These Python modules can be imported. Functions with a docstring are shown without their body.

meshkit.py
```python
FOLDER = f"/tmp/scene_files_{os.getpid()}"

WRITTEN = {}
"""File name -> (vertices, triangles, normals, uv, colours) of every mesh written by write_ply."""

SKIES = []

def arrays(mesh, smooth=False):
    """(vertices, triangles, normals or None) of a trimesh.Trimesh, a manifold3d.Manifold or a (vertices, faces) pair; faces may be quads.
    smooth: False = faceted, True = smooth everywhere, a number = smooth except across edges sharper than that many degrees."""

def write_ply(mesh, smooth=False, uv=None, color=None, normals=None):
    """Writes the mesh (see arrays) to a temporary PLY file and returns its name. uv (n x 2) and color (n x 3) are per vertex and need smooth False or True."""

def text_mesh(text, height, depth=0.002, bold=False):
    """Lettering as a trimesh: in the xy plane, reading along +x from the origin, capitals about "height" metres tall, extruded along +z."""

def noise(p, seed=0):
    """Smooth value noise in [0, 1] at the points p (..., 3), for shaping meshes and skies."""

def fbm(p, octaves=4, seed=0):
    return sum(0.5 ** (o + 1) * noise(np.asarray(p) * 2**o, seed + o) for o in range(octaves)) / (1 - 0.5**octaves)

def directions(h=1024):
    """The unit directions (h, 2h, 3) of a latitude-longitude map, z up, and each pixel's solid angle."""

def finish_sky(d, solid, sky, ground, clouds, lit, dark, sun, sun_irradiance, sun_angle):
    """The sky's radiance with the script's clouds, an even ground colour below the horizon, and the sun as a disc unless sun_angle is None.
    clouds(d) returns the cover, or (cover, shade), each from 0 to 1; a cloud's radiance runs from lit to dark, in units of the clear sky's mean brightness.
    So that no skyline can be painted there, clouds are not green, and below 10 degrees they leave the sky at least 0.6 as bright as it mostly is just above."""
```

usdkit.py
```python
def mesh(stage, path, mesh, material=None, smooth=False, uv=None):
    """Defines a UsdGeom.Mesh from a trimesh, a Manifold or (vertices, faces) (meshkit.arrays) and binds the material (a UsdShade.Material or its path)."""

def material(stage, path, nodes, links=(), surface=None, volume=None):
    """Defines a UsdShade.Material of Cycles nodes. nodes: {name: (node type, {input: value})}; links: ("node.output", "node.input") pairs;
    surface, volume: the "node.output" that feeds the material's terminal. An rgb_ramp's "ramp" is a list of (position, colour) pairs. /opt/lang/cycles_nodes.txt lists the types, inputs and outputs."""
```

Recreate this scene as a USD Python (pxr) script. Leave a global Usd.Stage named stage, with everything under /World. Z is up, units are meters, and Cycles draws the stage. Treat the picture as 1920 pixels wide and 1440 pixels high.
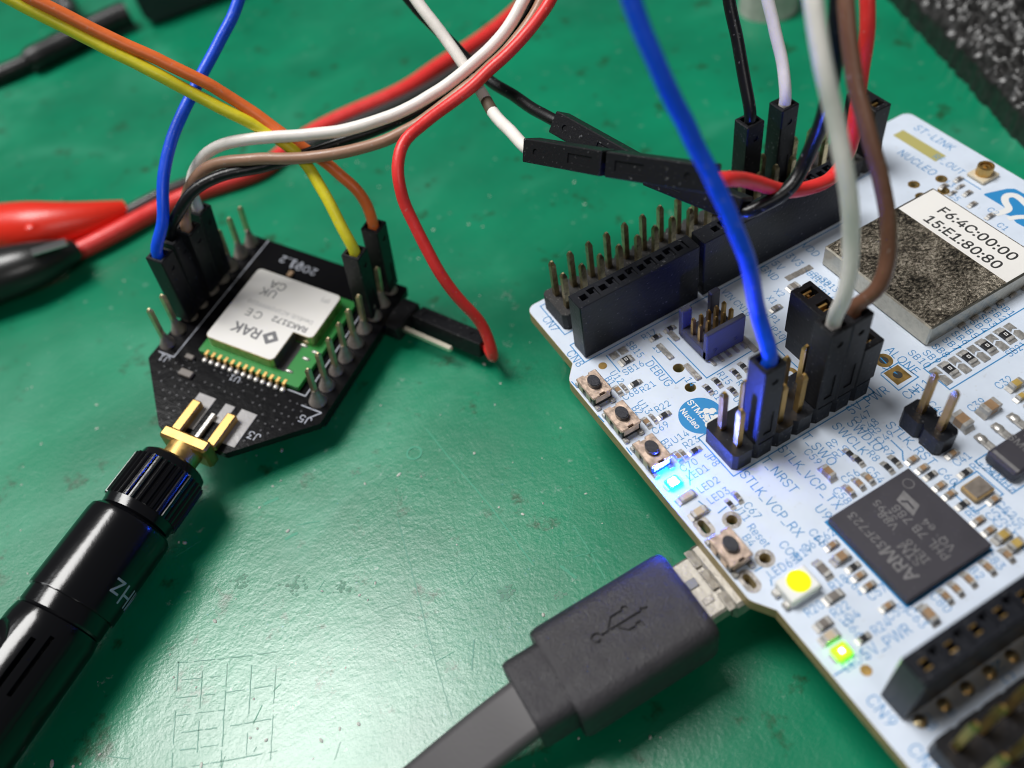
import math, random
import numpy as np, trimesh, usdkit, meshkit
import manifold3d as m3
from shapely.geometry import Polygon, LineString, Point, box as sbox
from shapely import affinity
from shapely.ops import unary_union
from scipy.interpolate import CubicSpline
from pxr import Usd, UsdGeom, UsdLux, UsdShade, Gf, Sdf

random.seed(4); rng = np.random.default_rng(4)
stage = Usd.Stage.CreateInMemory()
UsdGeom.SetStageUpAxis(stage, 'Z'); UsdGeom.SetStageMetersPerUnit(stage, 1.0)
UsdGeom.Xform.Define(stage, '/World'); UsdGeom.Scope.Define(stage, '/World/Looks')

# ------------------------------------------------------------------ camera, light, exposure
# Lengths below are millimetres in the frame of the white board: x along its pin headers, y = -v across it, z up from its top face.
# The table top lies ZB below that face; world() turns such a point into metres.
S, ZB = 0.001, 10.5
RC = np.array([[0.86318486, -0.48388823, -0.14409748], [-0.46142347, -0.64021478, -0.61417702], [0.2049397, 0.59663826, -0.77590109]])
TC = np.array([5.7024865, -9.34976055, 104.39136709]); FOC = 1590.593; EYE = -RC.T @ TC


def world(p):
    return (np.asarray(p, float) + [0, 0, ZB]) * S


cam = UsdGeom.Camera.Define(stage, '/World/camera')
cm = np.eye(4); cm[0, :3], cm[1, :3], cm[2, :3], cm[3, :3] = RC[0], -RC[1], -RC[2], world(EYE)
UsdGeom.Xformable(cam).AddTransformOp().Set(Gf.Matrix4d(*cm.ravel().tolist()))
cam.CreateHorizontalApertureAttr(36.0); cam.CreateVerticalApertureAttr(27.0)
cam.CreateFocalLengthAttr(36.0 * FOC / 1920)
cam.CreateClippingRangeAttr(Gf.Vec2f(0.004, 50.0))
cam.CreateFocusDistanceAttr(0.0935); cam.CreateFStopAttr(16.0)
cam.CreateExposureAttr(0.0)


def rect_light(name, target, direction, dist, w, h, intensity, color):
    d = np.asarray(direction, float); d /= np.linalg.norm(d)
    pos = world(target) + d * dist
    z = d; x = np.cross([0, 1, 0], z); x /= np.linalg.norm(x); y = np.cross(z, x)
    M = np.eye(4); M[0, :3], M[1, :3], M[2, :3], M[3, :3] = x, y, z, pos
    L = UsdLux.RectLight.Define(stage, '/World/' + name)
    UsdGeom.Xformable(L).AddTransformOp().Set(Gf.Matrix4d(*M.ravel().tolist()))
    L.CreateWidthAttr(w); L.CreateHeightAttr(h); L.CreateIntensityAttr(intensity); L.CreateColorAttr(Gf.Vec3f(*color))
    return L


# a ceiling panel almost overhead (its reflection is the pale patch at the near edge of the mat) and a weaker one farther off
rect_light('ceiling_panel', (-48, -34, -10.5), (-0.185, 0.335, 0.92), 1.0, 0.43, 0.40, 20.5, (1.0, 0.99, 0.97))
rect_light('far_ceiling_panel', (0, 0, 0), (-0.75, 0.75, 0.9), 1.8, 0.7, 0.4, 3.5, (0.97, 0.99, 1.0))
rect_light('added_fill_panel', (0, -20, 0), (-0.15, -0.85, 0.75), 1.8, 0.9, 0.4, 4.2, (1.0, 0.98, 0.95))  # added fill light behind the camera, brightens the white wires facing it
dome = UsdLux.DomeLight.Define(stage, '/World/room_light')
dm = usdkit.material(stage, '/World/Looks/room_light', {'b': ('background_shader', {'color': (0.93, 0.97, 1.0), 'strength': 0.075})}, surface='b.background')
UsdShade.MaterialBindingAPI.Apply(dome.GetPrim()).Bind(dm)

# ------------------------------------------------------------------ helpers: where things stand


def ray(px, py):
    return RC.T @ np.array([(px - 960) / FOC, (py - 720) / FOC, 1.0])


def on(px, py, w=0.0):
    """The point of the level plane z = w that the photograph shows at (px, py)."""
    d = ray(px, py)
    return EYE + (w - EYE[2]) / d[2] * d


def far(px, py, depth):
    return EYE + depth * ray(px, py)


def uvw(u, v, w=0.0):
    return np.array([u, -v, w], float)


# frame of the black radio board (it leans a little)
RR = np.array([[0.79069744, -0.60211598, 0.11069741], [0.61218572, 0.77914899, -0.13474234], [-0.00511926, 0.1743078, 0.98467791]])
RT = np.array([-20.85728321, 17.58086195, -5.73660283])


def rk(a, b, h=0.0):
    return RT + RR @ np.array([a, -b, h])


RM = np.eye(4); RM[:3, :3], RM[:3, 3] = RR, RT


def on_rk(px, py, h=0.0):
    n = RR[:, 2]; d = ray(px, py); k = ((RT + n * h - EYE) @ n) / (d @ n)
    L = RR.T @ (EYE + k * d - RT)
    return L[0], -L[1]


# ------------------------------------------------------------------ helpers: prims
used = {}


def numbered(parent, name):
    k = used.setdefault((parent, name), 0); used[(parent, name)] += 1
    return name if k == 0 else f'{name}_{k:03d}'


class Node:
    def __init__(self, path, base):
        self.path, self.base = path, np.asarray(base, float)


def tag(prim, label=None, cat=None, group=None, kind=None):
    for k, v in (('label', label), ('category', cat), ('group', group), ('kind', kind)):
        if v: prim.SetCustomDataByKey(k, v)


def thing(name, label, cat, base, group=None, kind=None):
    path = '/World/' + numbered('/World', name)
    x = UsdGeom.Xform.Define(stage, path)
    x.AddTranslateOp().Set(Gf.Vec3d(*world(base).tolist()))
    tag(x.GetPrim(), label, cat, group, kind)
    return Node(path, base)


def arr(mesh):
    if hasattr(mesh, 'to_mesh'):
        m = mesh.to_mesh(); return trimesh.Trimesh(np.array(m.vert_properties[:, :3]), np.array(m.tri_verts), process=False)
    if isinstance(mesh, (list,)):
        return trimesh.util.concatenate([arr(x) for x in mesh])
    if isinstance(mesh, tuple):
        return trimesh.Trimesh(mesh[0], mesh[1], process=False)
    return mesh


def part(parent, name, mesh, mat, smooth=False, label=None, kind=None):
    m = arr(mesh).copy()
    m.vertices = (np.asarray(m.vertices) - parent.base) * S
    path = parent.path + '/' + numbered(parent.path, name)
    p = usdkit.mesh(stage, path, m, mat, smooth=smooth)
    tag(p.GetPrim(), label, None, None, kind)
    return Node(path, parent.base)


# ------------------------------------------------------------------ helpers: shapes


def cbox(x0, x1, y0, y1, z0, z1, c=0.08):
    """A box with chamfered edges."""
    c = min(c, abs(x1 - x0) * .45, abs(y1 - y0) * .45, abs(z1 - z0) * .45)
    X, Y, Z = (x0, x1), (y0, y1), (z0, z1); pts = []
    for i in (0, 1):
        for j in (0, 1):
            for k in (0, 1):
                p = np.array([X[i], Y[j], Z[k]]); s = np.array([1 - 2 * i, 1 - 2 * j, 1 - 2 * k]) * c
                for a in range(3):
                    q = p.copy(); q[[b for b in range(3) if b != a]] += s[[b for b in range(3) if b != a]]
                    pts.append(q)
    return trimesh.convex.convex_hull(np.array(pts))


def ubox(u0, u1, v0, v1, w0, w1, c=0.08):
    return cbox(u0, u1, -v1, -v0, w0, w1, c)


def man(t):
    t = arr(t)
    return m3.Manifold(m3.Mesh(vert_properties=np.asarray(t.vertices, np.float32), tri_verts=np.asarray(t.faces, np.uint32)))


def mbox(x0, x1, y0, y1, z0, z1):
    return m3.Manifold.cube((x1 - x0, y1 - y0, z1 - z0)).translate((x0, y0, z0))


def extrude(poly, z0, z1):
    gs = getattr(poly, 'geoms', [poly])
    ms = [trimesh.creation.extrude_polygon(g, z1 - z0, engine='earcut') for g in gs if g.area > 1e-6]
    m = trimesh.util.concatenate(ms); m.apply_translation((0, 0, z0)); return m


def round_poly(p, r):
    return p.buffer(-r).buffer(r, quad_segs=5)


def fmat(origin, z, x):
    z = np.asarray(z, float); z /= np.linalg.norm(z); x = np.asarray(x, float); x = x - z * (x @ z); x /= np.linalg.norm(x)
    M = np.eye(4); M[:3, 0], M[:3, 1], M[:3, 2], M[:3, 3] = x, np.cross(z, x), z, origin
    return M


def moved(mesh, M):
    m = arr(mesh).copy(); m.apply_transform(M); return m


def lathe(profile, n=32):
    """profile: (radius, z) pairs, closed on the axis."""
    return trimesh.creation.revolve(np.array(profile, float), sections=n)


def spline(pts, step=0.8, closed=False):
    p = np.array(pts, float); t = np.r_[0, np.cumsum(np.linalg.norm(np.diff(p, axis=0), axis=1) ** 0.75)]
    cs = CubicSpline(t, p); n = max(8, int(np.linalg.norm(np.diff(p, axis=0), axis=1).sum() / step))
    return cs(np.linspace(0, t[-1], n))


def sweep(pts, radii, n=12, section=None):
    """A tube along pts; radii a number or one per point; section: optional outline (k,2) in units of the radius."""
    p = np.array(pts, float); N = len(p); r = np.broadcast_to(np.asarray(radii, float), (N,))
    t = np.gradient(p, axis=0); t /= np.linalg.norm(t, axis=1, keepdims=True)
    a = np.cross(t[0], [0, 0, 1.0]);
    if np.linalg.norm(a) < 1e-3: a = np.cross(t[0], [1.0, 0, 0])
    a /= np.linalg.norm(a); A = []
    for i in range(N):
        a = a - t[i] * (a @ t[i]); a /= np.linalg.norm(a); A.append(a.copy())
    A = np.array(A); Bv = np.cross(t, A)
    if section is None:
        g = np.arange(n) * 2 * np.pi / n; section = np.stack([np.cos(g), np.sin(g)], 1)
    k = len(section)
    v = p[:, None] + r[:, None, None] * (section[None, :, :1] * A[:, None] + section[None, :, 1:] * Bv[:, None])
    i, j = np.meshgrid(np.arange(N - 1), np.arange(k), indexing='ij')
    q = np.stack([i * k + j, i * k + (j + 1) % k, (i + 1) * k + (j + 1) % k, (i + 1) * k + j], -1).reshape(-1, 4)
    f = np.vstack([q[:, [0, 1, 2]], q[:, [0, 2, 3]]])
    v = np.vstack([v.reshape(-1, 3), p[0], p[-1]]); c0, c1 = N * k, N * k + 1; js = np.arange(k)
    f = np.vstack([f, np.stack([np.full(k, c0), (js + 1) % k, js], 1), np.stack([np.full(k, c1), (N - 1) * k + js, (N - 1) * k + (js + 1) % k], 1)])
    return trimesh.Trimesh(v, f, process=False)


def text(s, h, bold=False, depth=0.02):
    m = meshkit.text_mesh(s, h, depth, bold).copy()
    b = m.bounds; m.apply_translation((-(b[0, 0] + b[1, 0]) / 2, -h / 2, 0)); return m


thin_cache = {}


def thin(s, h, e=0.016, squeeze=0.88):
    """Lettering with the slender strokes of a printed circuit board."""
    if (s, h) not in thin_cache:
        m = meshkit.text_mesh(s, 1.0, 0.02); up_ = m.face_normals[:, 2] > .9; z1 = m.bounds[1, 2]
        tris = [Polygon(t[:, :2]) for t in m.triangles[up_] if t[:, 2].min() > z1 - 1e-6]
        g = unary_union([t.buffer(1e-5) for t in tris if t.area > 1e-9]).buffer(-e).simplify(.006)
        g = affinity.scale(g, h * squeeze, h, origin=(0, 0)); b = g.bounds
        m = extrude(affinity.translate(g, -(b[0] + b[2]) / 2, -h / 2), 0, .015); thin_cache[(s, h)] = m
    return thin_cache[(s, h)].copy()


TURN = {'u': (1, 0, 0, 1), 'v': (0, 1, -1, 0), '-v': (0, -1, 1, 0), '-u': (-1, 0, 0, -1)}


def turned(m, how, x, y, z):
    a, b, c, d = TURN[how]; m = m.copy(); v = np.array(m.vertices)
    m.vertices = np.stack([a * v[:, 0] + b * v[:, 1] + x, c * v[:, 0] + d * v[:, 1] + y, v[:, 2] + z], 1); return m


# ------------------------------------------------------------------ materials


def mat(name, color, rough=0.45, metallic=0.0, bump=0.0, bump_scale=2500, vary=0.0, vary_scale=700, dust=0.0, dust_color=(0.5, 0.5, 0.48), dust_scale=2600, spec=0.5, coat=0.0, emit=None, sss=0.0):
    """A principled surface; vary: uneven tone, dust: pale specks, bump: fine relief. Scales are per metre."""
    P = {'base_color': color, 'roughness': rough, 'metallic': metallic, 'specular_ior_level': spec, 'coat_weight': coat}
    if emit: P['emission_color'], P['emission_strength'] = emit[0], emit[1]
    nodes, links = {'p': ('principled_bsdf', P), 'g': ('geometry', {})}, []
    last = None
    if vary:
        nodes['n'] = ('noise_texture', {'scale': vary_scale, 'detail': 4, 'roughness': 0.6})
        lo, hi = tuple(max(0, c * (1 - vary)) for c in color), tuple(min(1, c * (1 + vary)) for c in color)
        nodes['r'] = ('rgb_ramp', {'ramp': [(0.25, lo), (0.75, hi)]})
        links += [('g.position', 'n.vector'), ('n.fac', 'r.fac')]; last = 'r.color'
        nodes['rr'] = ('map_range', {'from_min': 0.3, 'from_max': 0.7, 'to_min': rough * 0.8, 'to_max': min(1, rough * 1.25), 'clamp': True})
        links += [('n.fac', 'rr.value'), ('rr.result', 'p.roughness')]
    if dust:
        nodes['d'] = ('noise_texture', {'scale': dust_scale, 'detail': 2, 'roughness': 0.5})
        nodes['dr'] = ('rgb_ramp', {'ramp': [(0.66, (0, 0, 0)), (0.74, (dust, dust, dust))]})
        nodes['dm'] = ('mix_color', {'a': color, 'b': dust_color})
        links += [('g.position', 'd.vector'), ('d.fac', 'dr.fac'), ('dr.color', 'dm.fac')]
        if last: links.append((last, 'dm.a'))
        last = 'dm.result'
    if last: links.append((last, 'p.base_color'))
    if bump:
        nodes['b'] = ('noise_texture', {'scale': bump_scale, 'detail': 3, 'roughness': 0.6})
        nodes['bb'] = ('bump', {'strength': bump, 'distance': 0.0003})
        links += [('g.position', 'b.vector'), ('b.fac', 'bb.height'), ('bb.normal', 'p.normal')]
    return usdkit.material(stage, '/World/Looks/' + name, nodes, links, surface='p.BSDF')


M = {}
M['mask'] = mat('white_solder_mask', (0.63, 0.70, 0.81), 0.42, vary=0.04, vary_scale=300, dust=0.25, dust_color=(0.45, 0.45, 0.44), dust_scale=1500)
M['fr4'] = mat('board_edge', (0.36, 0.28, 0.13), 0.6, vary=0.2, bump=0.2)
M['silk'] = mat('blue_print', (0.022, 0.23, 0.52), 0.5)
M['black'] = mat('black_plastic', (0.009, 0.009, 0.011), 0.42, spec=0.25, bump=0.12, dust=0.3, dust_color=(0.3, 0.3, 0.3))
M['header'] = mat('black_header_plastic', (0.008, 0.009, 0.013), 0.40, spec=0.3, bump=0.15, dust=0.3, dust_color=(0.32, 0.32, 0.33))
M['dusty'] = mat('dusty_black_plastic', (0.028, 0.027, 0.028), 0.7, bump=0.6, bump_scale=5000, dust=0.8, dust_color=(0.34, 0.33, 0.31), dust_scale=5200)
M['shroud'] = mat('purple_grey_plastic', (0.048, 0.05, 0.08), 0.45, bump=0.1)
M['gold'] = mat('gold_plate', (0.56, 0.36, 0.125), 0.42, 1.0, vary=0.15, vary_scale=900)
M['pin'] = mat('worn_gold_pin', (0.56, 0.46, 0.27), 0.34, 1.0, vary=0.3, vary_scale=900, bump=0.2)
M['solder'] = mat('solder', (0.56, 0.54, 0.51), 0.4, 0.75, vary=0.2, vary_scale=1500, bump=0.25, bump_scale=1800)
M['dark_solder'] = mat('dull_solder', (0.42, 0.39, 0.36), 0.45, 0.7, vary=0.3, vary_scale=1200, bump=0.3, bump_scale=1500)
M['pad'] = mat('satin_pad', (0.36, 0.35, 0.35), 0.6, 0.4, vary=0.2, bump=0.2)
M['rpin'] = mat('gold_washed_pin', (0.66, 0.54, 0.33), 0.4, 0.8, vary=0.25, vary_scale=900)
M['cone'] = mat('brown_grey_solder', (0.30, 0.265, 0.24), 0.45, 0.45, vary=0.35, vary_scale=1200, bump=0.3, bump_scale=1500)
M['tin'] = mat('tinned_end', (0.50, 0.485, 0.46), 0.5, 0.65, vary=0.25, vary_scale=1800)
M['ceramic'] = mat('tan_ceramic', (0.30, 0.19, 0.105), 0.4, vary=0.2)
M['ceramic2'] = mat('ochre_ceramic', (0.42, 0.29, 0.08), 0.4, vary=0.2)
M['grey_comp'] = mat('grey_resin', (0.17, 0.15, 0.135), 0.5, vary=0.2)
M['resistor'] = mat('resistor_black', (0.02, 0.02, 0.022), 0.4)
M['print_white'] = mat('white_print', (0.75, 0.75, 0.74), 0.5)
M['cover'] = mat('stained_switch_cover', (0.60, 0.46, 0.37), 0.42, 0.75, vary=0.35, vary_scale=1300, bump=0.12)
M['plunger'] = mat('switch_plunger', (0.022, 0.022, 0.03), 0.42, bump=0.2, bump_scale=4000)
M['chip'] = mat('chip_resin', (0.035, 0.032, 0.042), 0.5, vary=0.15, vary_scale=400, bump=0.25, bump_scale=9000, dust=0.12, dust_color=(0.3, 0.3, 0.3))
M['chip_print'] = mat('laser_marking', (0.16, 0.155, 0.16), 0.6, vary=0.3, vary_scale=1500)
M['sticker'] = mat('sticker_paper', (0.79, 0.77, 0.74), 0.5)
M['ink'] = mat('black_ink', (0.03, 0.03, 0.03), 0.6)
M['grey_ink'] = mat('grey_ink', (0.16, 0.16, 0.17), 0.6)
M['light_ink'] = mat('light_grey_ink', (0.42, 0.42, 0.43), 0.6)
M['rad_pcb'] = mat('black_solder_mask', (0.005, 0.005, 0.006), 0.22, spec=0.12, bump=0.1, bump_scale=900)
M['rad_silk'] = mat('pale_print', (0.38, 0.40, 0.46), 0.55)
M['green_pcb'] = mat('green_solder_mask', (0.015, 0.22, 0.035), 0.35)
M['brass'] = mat('brass_shield', (0.60, 0.50, 0.30), 0.33, 1.0, vary=0.15)
M['ant'] = mat('satin_black_antenna', (0.004, 0.004, 0.005), 0.17, bump=0.05, bump_scale=900)
M['usb'] = mat('matte_black_rubber', (0.024, 0.022, 0.027), 0.5, bump=0.45, bump_scale=4500, vary=.15, dust=0.15, dust_color=(0.2, 0.2, 0.2))
M['cable'] = mat('dull_black_cable', (0.062, 0.058, 0.062), 0.55, bump=0.05)
M['shell'] = mat('steel_shell', (0.50, 0.47, 0.42), 0.55, 1.0, vary=0.2, vary_scale=1200, bump=0.2, bump_scale=1600)
M['foam'] = mat('black_foam', (0.012, 0.0115, 0.011), 0.36, vary=0.8, vary_scale=900, spec=0.8)
M['led_white'] = mat('white_led_housing', (0.80, 0.80, 0.77), 0.4)
M['phosphor'] = mat('yellow_phosphor', (0.90, 0.86, 0.01), 0.25, coat=0.3, emit=((0.8, 0.8, 0.0), 0.25))
M['blue_lens'] = mat('blue_lit_lens', (0.05, 0.4, 0.8), 0.3, emit=((0.0, 0.06, 1.0), 1500.0))
M['blue_die'] = mat('blue_lit_die', (0.5, 0.6, 1.0), 0.3, emit=((0.10, 0.14, 1.0), 5000.0))
M['green_lens'] = mat('green_lit_lens', (0.3, 0.8, 0.05), 0.3, emit=((0.05, 0.40, 0.0), 9.0))
M['green_die'] = mat('green_lit_die', (0.6, 1.0, 0.3), 0.3, emit=((0.36, 1.0, 0.03), 160.0))
M['led_clear'] = mat('clear_led_resin', (0.55, 0.45, 0.33), 0.2, coat=0.4)
M['pvc_white'] = mat('white_insulation', (0.90, 0.84, 0.79), 0.38, bump=0.12, bump_scale=900, dust=0.22, dust_color=(0.55, 0.53, 0.5), dust_scale=1900, vary=0.04)
M['pvc_black'] = mat('black_insulation', (0.006, 0.006, 0.007), 0.34, bump=0.12, bump_scale=900, dust=0.22, dust_color=(0.55, 0.53, 0.5), dust_scale=1900, spec=.4)
M['pvc_red'] = mat('red_insulation', (0.80, 0.036, 0.034), 0.38, bump=0.12, bump_scale=900, dust=0.22, dust_color=(0.55, 0.53, 0.5), dust_scale=1900, vary=0.06)
M['pvc_yellow'] = mat('yellow_insulation', (0.84, 0.73, 0.03), 0.4, bump=0.12, bump_scale=900, dust=0.22, dust_color=(0.55, 0.53, 0.5), dust_scale=1900, vary=0.06)
M['pvc_orange'] = mat('orange_insulation', (0.93, 0.19, 0.04), 0.4, bump=0.12, bump_scale=900, dust=0.22, dust_color=(0.55, 0.53, 0.5), dust_scale=1900, vary=0.05)
M['pvc_blue'] = mat('blue_insulation', (0.004, 0.085, 0.82), 0.36, bump=0.12, bump_scale=900, dust=0.22, dust_color=(0.55, 0.53, 0.5), dust_scale=1900, vary=0.05)
M['pvc_brown'] = mat('brown_insulation', (0.17, 0.075, 0.045), 0.4, bump=0.12, bump_scale=900, dust=0.22, dust_color=(0.55, 0.53, 0.5), dust_scale=1900, vary=0.08)
M['pvc_tan'] = mat('pale_brown_insulation', (0.36, 0.20, 0.13), 0.4, bump=0.12, bump_scale=900, dust=0.22, dust_color=(0.55, 0.53, 0.5), dust_scale=1900, vary=0.06)
M['clip_red'] = mat('red_vinyl', (0.76, 0.028, 0.012), 0.34, bump=0.25, bump_scale=260)
M['clip_black'] = mat('black_vinyl', (0.014, 0.014, 0.014), 0.3)
M['steel'] = mat('bright_steel', (0.72, 0.72, 0.72), 0.25, 1.0)


def mat_surface():
    n, L = {}, []
    n['g'] = ('geometry', {})
    n['big'] = ('noise_texture', {'scale': 45.0, 'detail': 3, 'roughness': 0.55})
    n['base'] = ('rgb_ramp', {'ramp': [(0.3, (0.0, 0.155, 0.074)), (0.7, (0.0, 0.235, 0.112))]})
    n['sp'] = ('noise_texture', {'scale': 170.0, 'detail': 5, 'roughness': 0.7})
    n['spr'] = ('rgb_ramp', {'ramp': [(0.59, (0, 0, 0)), (0.68, (0.8, 0.8, 0.8))]})
    n['stain'] = ('mix_color', {'b': (0.010, 0.055, 0.016)})
    n['wh'] = ('noise_texture', {'scale': 420.0, 'detail': 4, 'roughness': 0.75})
    n['whr'] = ('rgb_ramp', {'ramp': [(0.64, (0, 0, 0)), (0.73, (0.6, 0.6, 0.6))]})
    n['scuff'] = ('mix_color', {'b': (0.30, 0.42, 0.36)})
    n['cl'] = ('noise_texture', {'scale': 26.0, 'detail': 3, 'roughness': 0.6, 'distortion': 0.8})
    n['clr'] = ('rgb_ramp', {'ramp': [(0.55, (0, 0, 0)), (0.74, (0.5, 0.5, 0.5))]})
    n['cloud'] = ('mix_color', {'b': (0.05, 0.33, 0.20)})  # pale clouds: smudges together with soft reflections painted into the colour
    n['fine'] = ('noise_texture', {'scale': 2400.0, 'detail': 4, 'roughness': 0.65})
    n['mid'] = ('noise_texture', {'scale': 620.0, 'detail': 3, 'roughness': 0.6})
    n['mix'] = ('math', {'math_type': 'multiply_add', 'value2': 1.4})
    n['bump'] = ('bump', {'strength': 0.75, 'distance': 0.000036})
    n['rough'] = ('map_range', {'from_min': 0.3, 'from_max': 0.7, 'to_min': 0.23, 'to_max': 0.38, 'clamp': True})
    n['p'] = ('principled_bsdf', {'roughness': 0.3, 'specular_ior_level': 0.7})
    for k in ('big', 'sp', 'wh', 'fine', 'mid', 'cl'): L.append(('g.position', k + '.vector'))
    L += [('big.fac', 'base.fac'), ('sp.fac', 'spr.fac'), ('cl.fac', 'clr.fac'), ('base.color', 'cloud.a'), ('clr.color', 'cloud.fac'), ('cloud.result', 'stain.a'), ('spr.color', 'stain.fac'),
          ('wh.fac', 'whr.fac'), ('stain.result', 'scuff.a'), ('whr.color', 'scuff.fac'), ('scuff.result', 'p.base_color'),
          ('mid.fac', 'mix.value1'), ('fine.fac', 'mix.value3'), ('mix.value', 'bump.height'), ('bump.normal', 'p.normal'),
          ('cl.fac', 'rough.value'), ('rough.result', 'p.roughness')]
    return usdkit.material(stage, '/World/Looks/green_mat', n, L, surface='p.BSDF')


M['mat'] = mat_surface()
M['scratch'] = mat('scratch_in_mat', (0.01, 0.2, 0.12), 0.36, spec=0.46)
M['scratch_pale'] = mat('pale_scratch', (0.03, 0.28, 0.165), 0.5)
M['scuff'] = mat('grey_scuff', (0.10, 0.25, 0.17), 0.6, vary=0.45, vary_scale=1500)


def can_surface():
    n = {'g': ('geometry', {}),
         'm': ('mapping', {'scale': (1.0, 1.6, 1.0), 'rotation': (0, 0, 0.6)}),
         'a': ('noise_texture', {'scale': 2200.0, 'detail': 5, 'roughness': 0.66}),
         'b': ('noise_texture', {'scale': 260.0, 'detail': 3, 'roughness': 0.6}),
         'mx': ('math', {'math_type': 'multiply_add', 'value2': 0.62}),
         'r': ('rgb_ramp', {'ramp': [(0.67, (0.028, 0.025, 0.021)), (0.81, (0.16, 0.138, 0.106)), (0.97, (0.44, 0.39, 0.315))]}),  # dark and bright mottling painted in as a broken-up reflection
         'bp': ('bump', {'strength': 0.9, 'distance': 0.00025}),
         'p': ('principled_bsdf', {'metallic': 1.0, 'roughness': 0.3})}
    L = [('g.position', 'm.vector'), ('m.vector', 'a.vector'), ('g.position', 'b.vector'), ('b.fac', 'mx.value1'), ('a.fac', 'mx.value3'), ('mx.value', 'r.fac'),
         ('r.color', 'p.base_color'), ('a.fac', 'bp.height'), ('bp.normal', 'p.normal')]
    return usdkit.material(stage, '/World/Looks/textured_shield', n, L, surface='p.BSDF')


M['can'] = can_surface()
M['can_side'] = mat('shield_side', (0.45, 0.42, 0.35), 0.33, 1.0, vary=0.15, vary_scale=500)

# ------------------------------------------------------------------ the table top
T = thing('tabletop', 'green scratched soldering mat under everything', 'mat', (0, 0, -ZB), kind='structure')
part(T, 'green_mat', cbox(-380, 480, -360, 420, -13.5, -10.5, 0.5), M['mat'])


def strip(pts, w, z=-10.5):
    """A thin mark on the mat along pixels of the photograph."""
    g = [on(*p, z)[:2] for p in pts]; g = LineString(np.array([g[0]] + [a + (b - a) * k / 8 + rng.normal(0, .018, 2) for a, b in zip(g[:-1], g[1:]) for k in range(1, 9)]))
    return extrude(g.buffer(w / 2, cap_style='round', quad_segs=2), z + 0.015, z + 0.03)


for pts, w in (([(745, 970), (775, 1080), (800, 1180), (825, 1270), (848, 1345)], 0.1), ([(889, 1200), (885, 1255)], 0.16)):
    part(T, 'scratch', strip(pts, w), M['scratch'])
for pts, w in (([(800, 805), (860, 880), (920, 950), (1000, 1060)], 0.14), ([(1075, 985), (1110, 1040), (1135, 1085)], 0.12), ([(1075, 1045), (1120, 1033)], 0.10), ([(1052, 1062), (1080, 1083)], 0.3), ([(556, 985), (600, 977)], 0.12), ([(497, 945), (520, 935)], 0.45), ([(537, 1010), (556, 1000)], 0.4)):
    part(T, 'scratch', strip(pts, w), M['scratch_pale'])
grid = []
for k in range(5): grid.append([(332 + 46 * k + 3, 1238 - 3 * k), (322 + 46 * k, 1440)])
for k in range(7): grid.append([(330, 1243 + 33 * k), (420, 1235 + 32 * k), (520, 1222 + 31 * k)][: 3 if k % 2 == 0 else 2])
for gpts in grid:
    for (xa, ya), (xb, yb) in zip(gpts[:-1], gpts[1:]):
        t0_ = rng.uniform(0, .12)
        while t0_ < .92:
            t1_ = min(1.0, t0_ + rng.uniform(.18, .5)); part(T, 'scratch', strip([(xa + (xb - xa) * t0_, ya + (yb - ya) * t0_), (xa + (xb - xa) * t1_, ya + (yb - ya) * t1_)], rng.uniform(.07, .13)), M['scratch']); t0_ = t1_ + rng.uniform(.03, .2)


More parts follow.
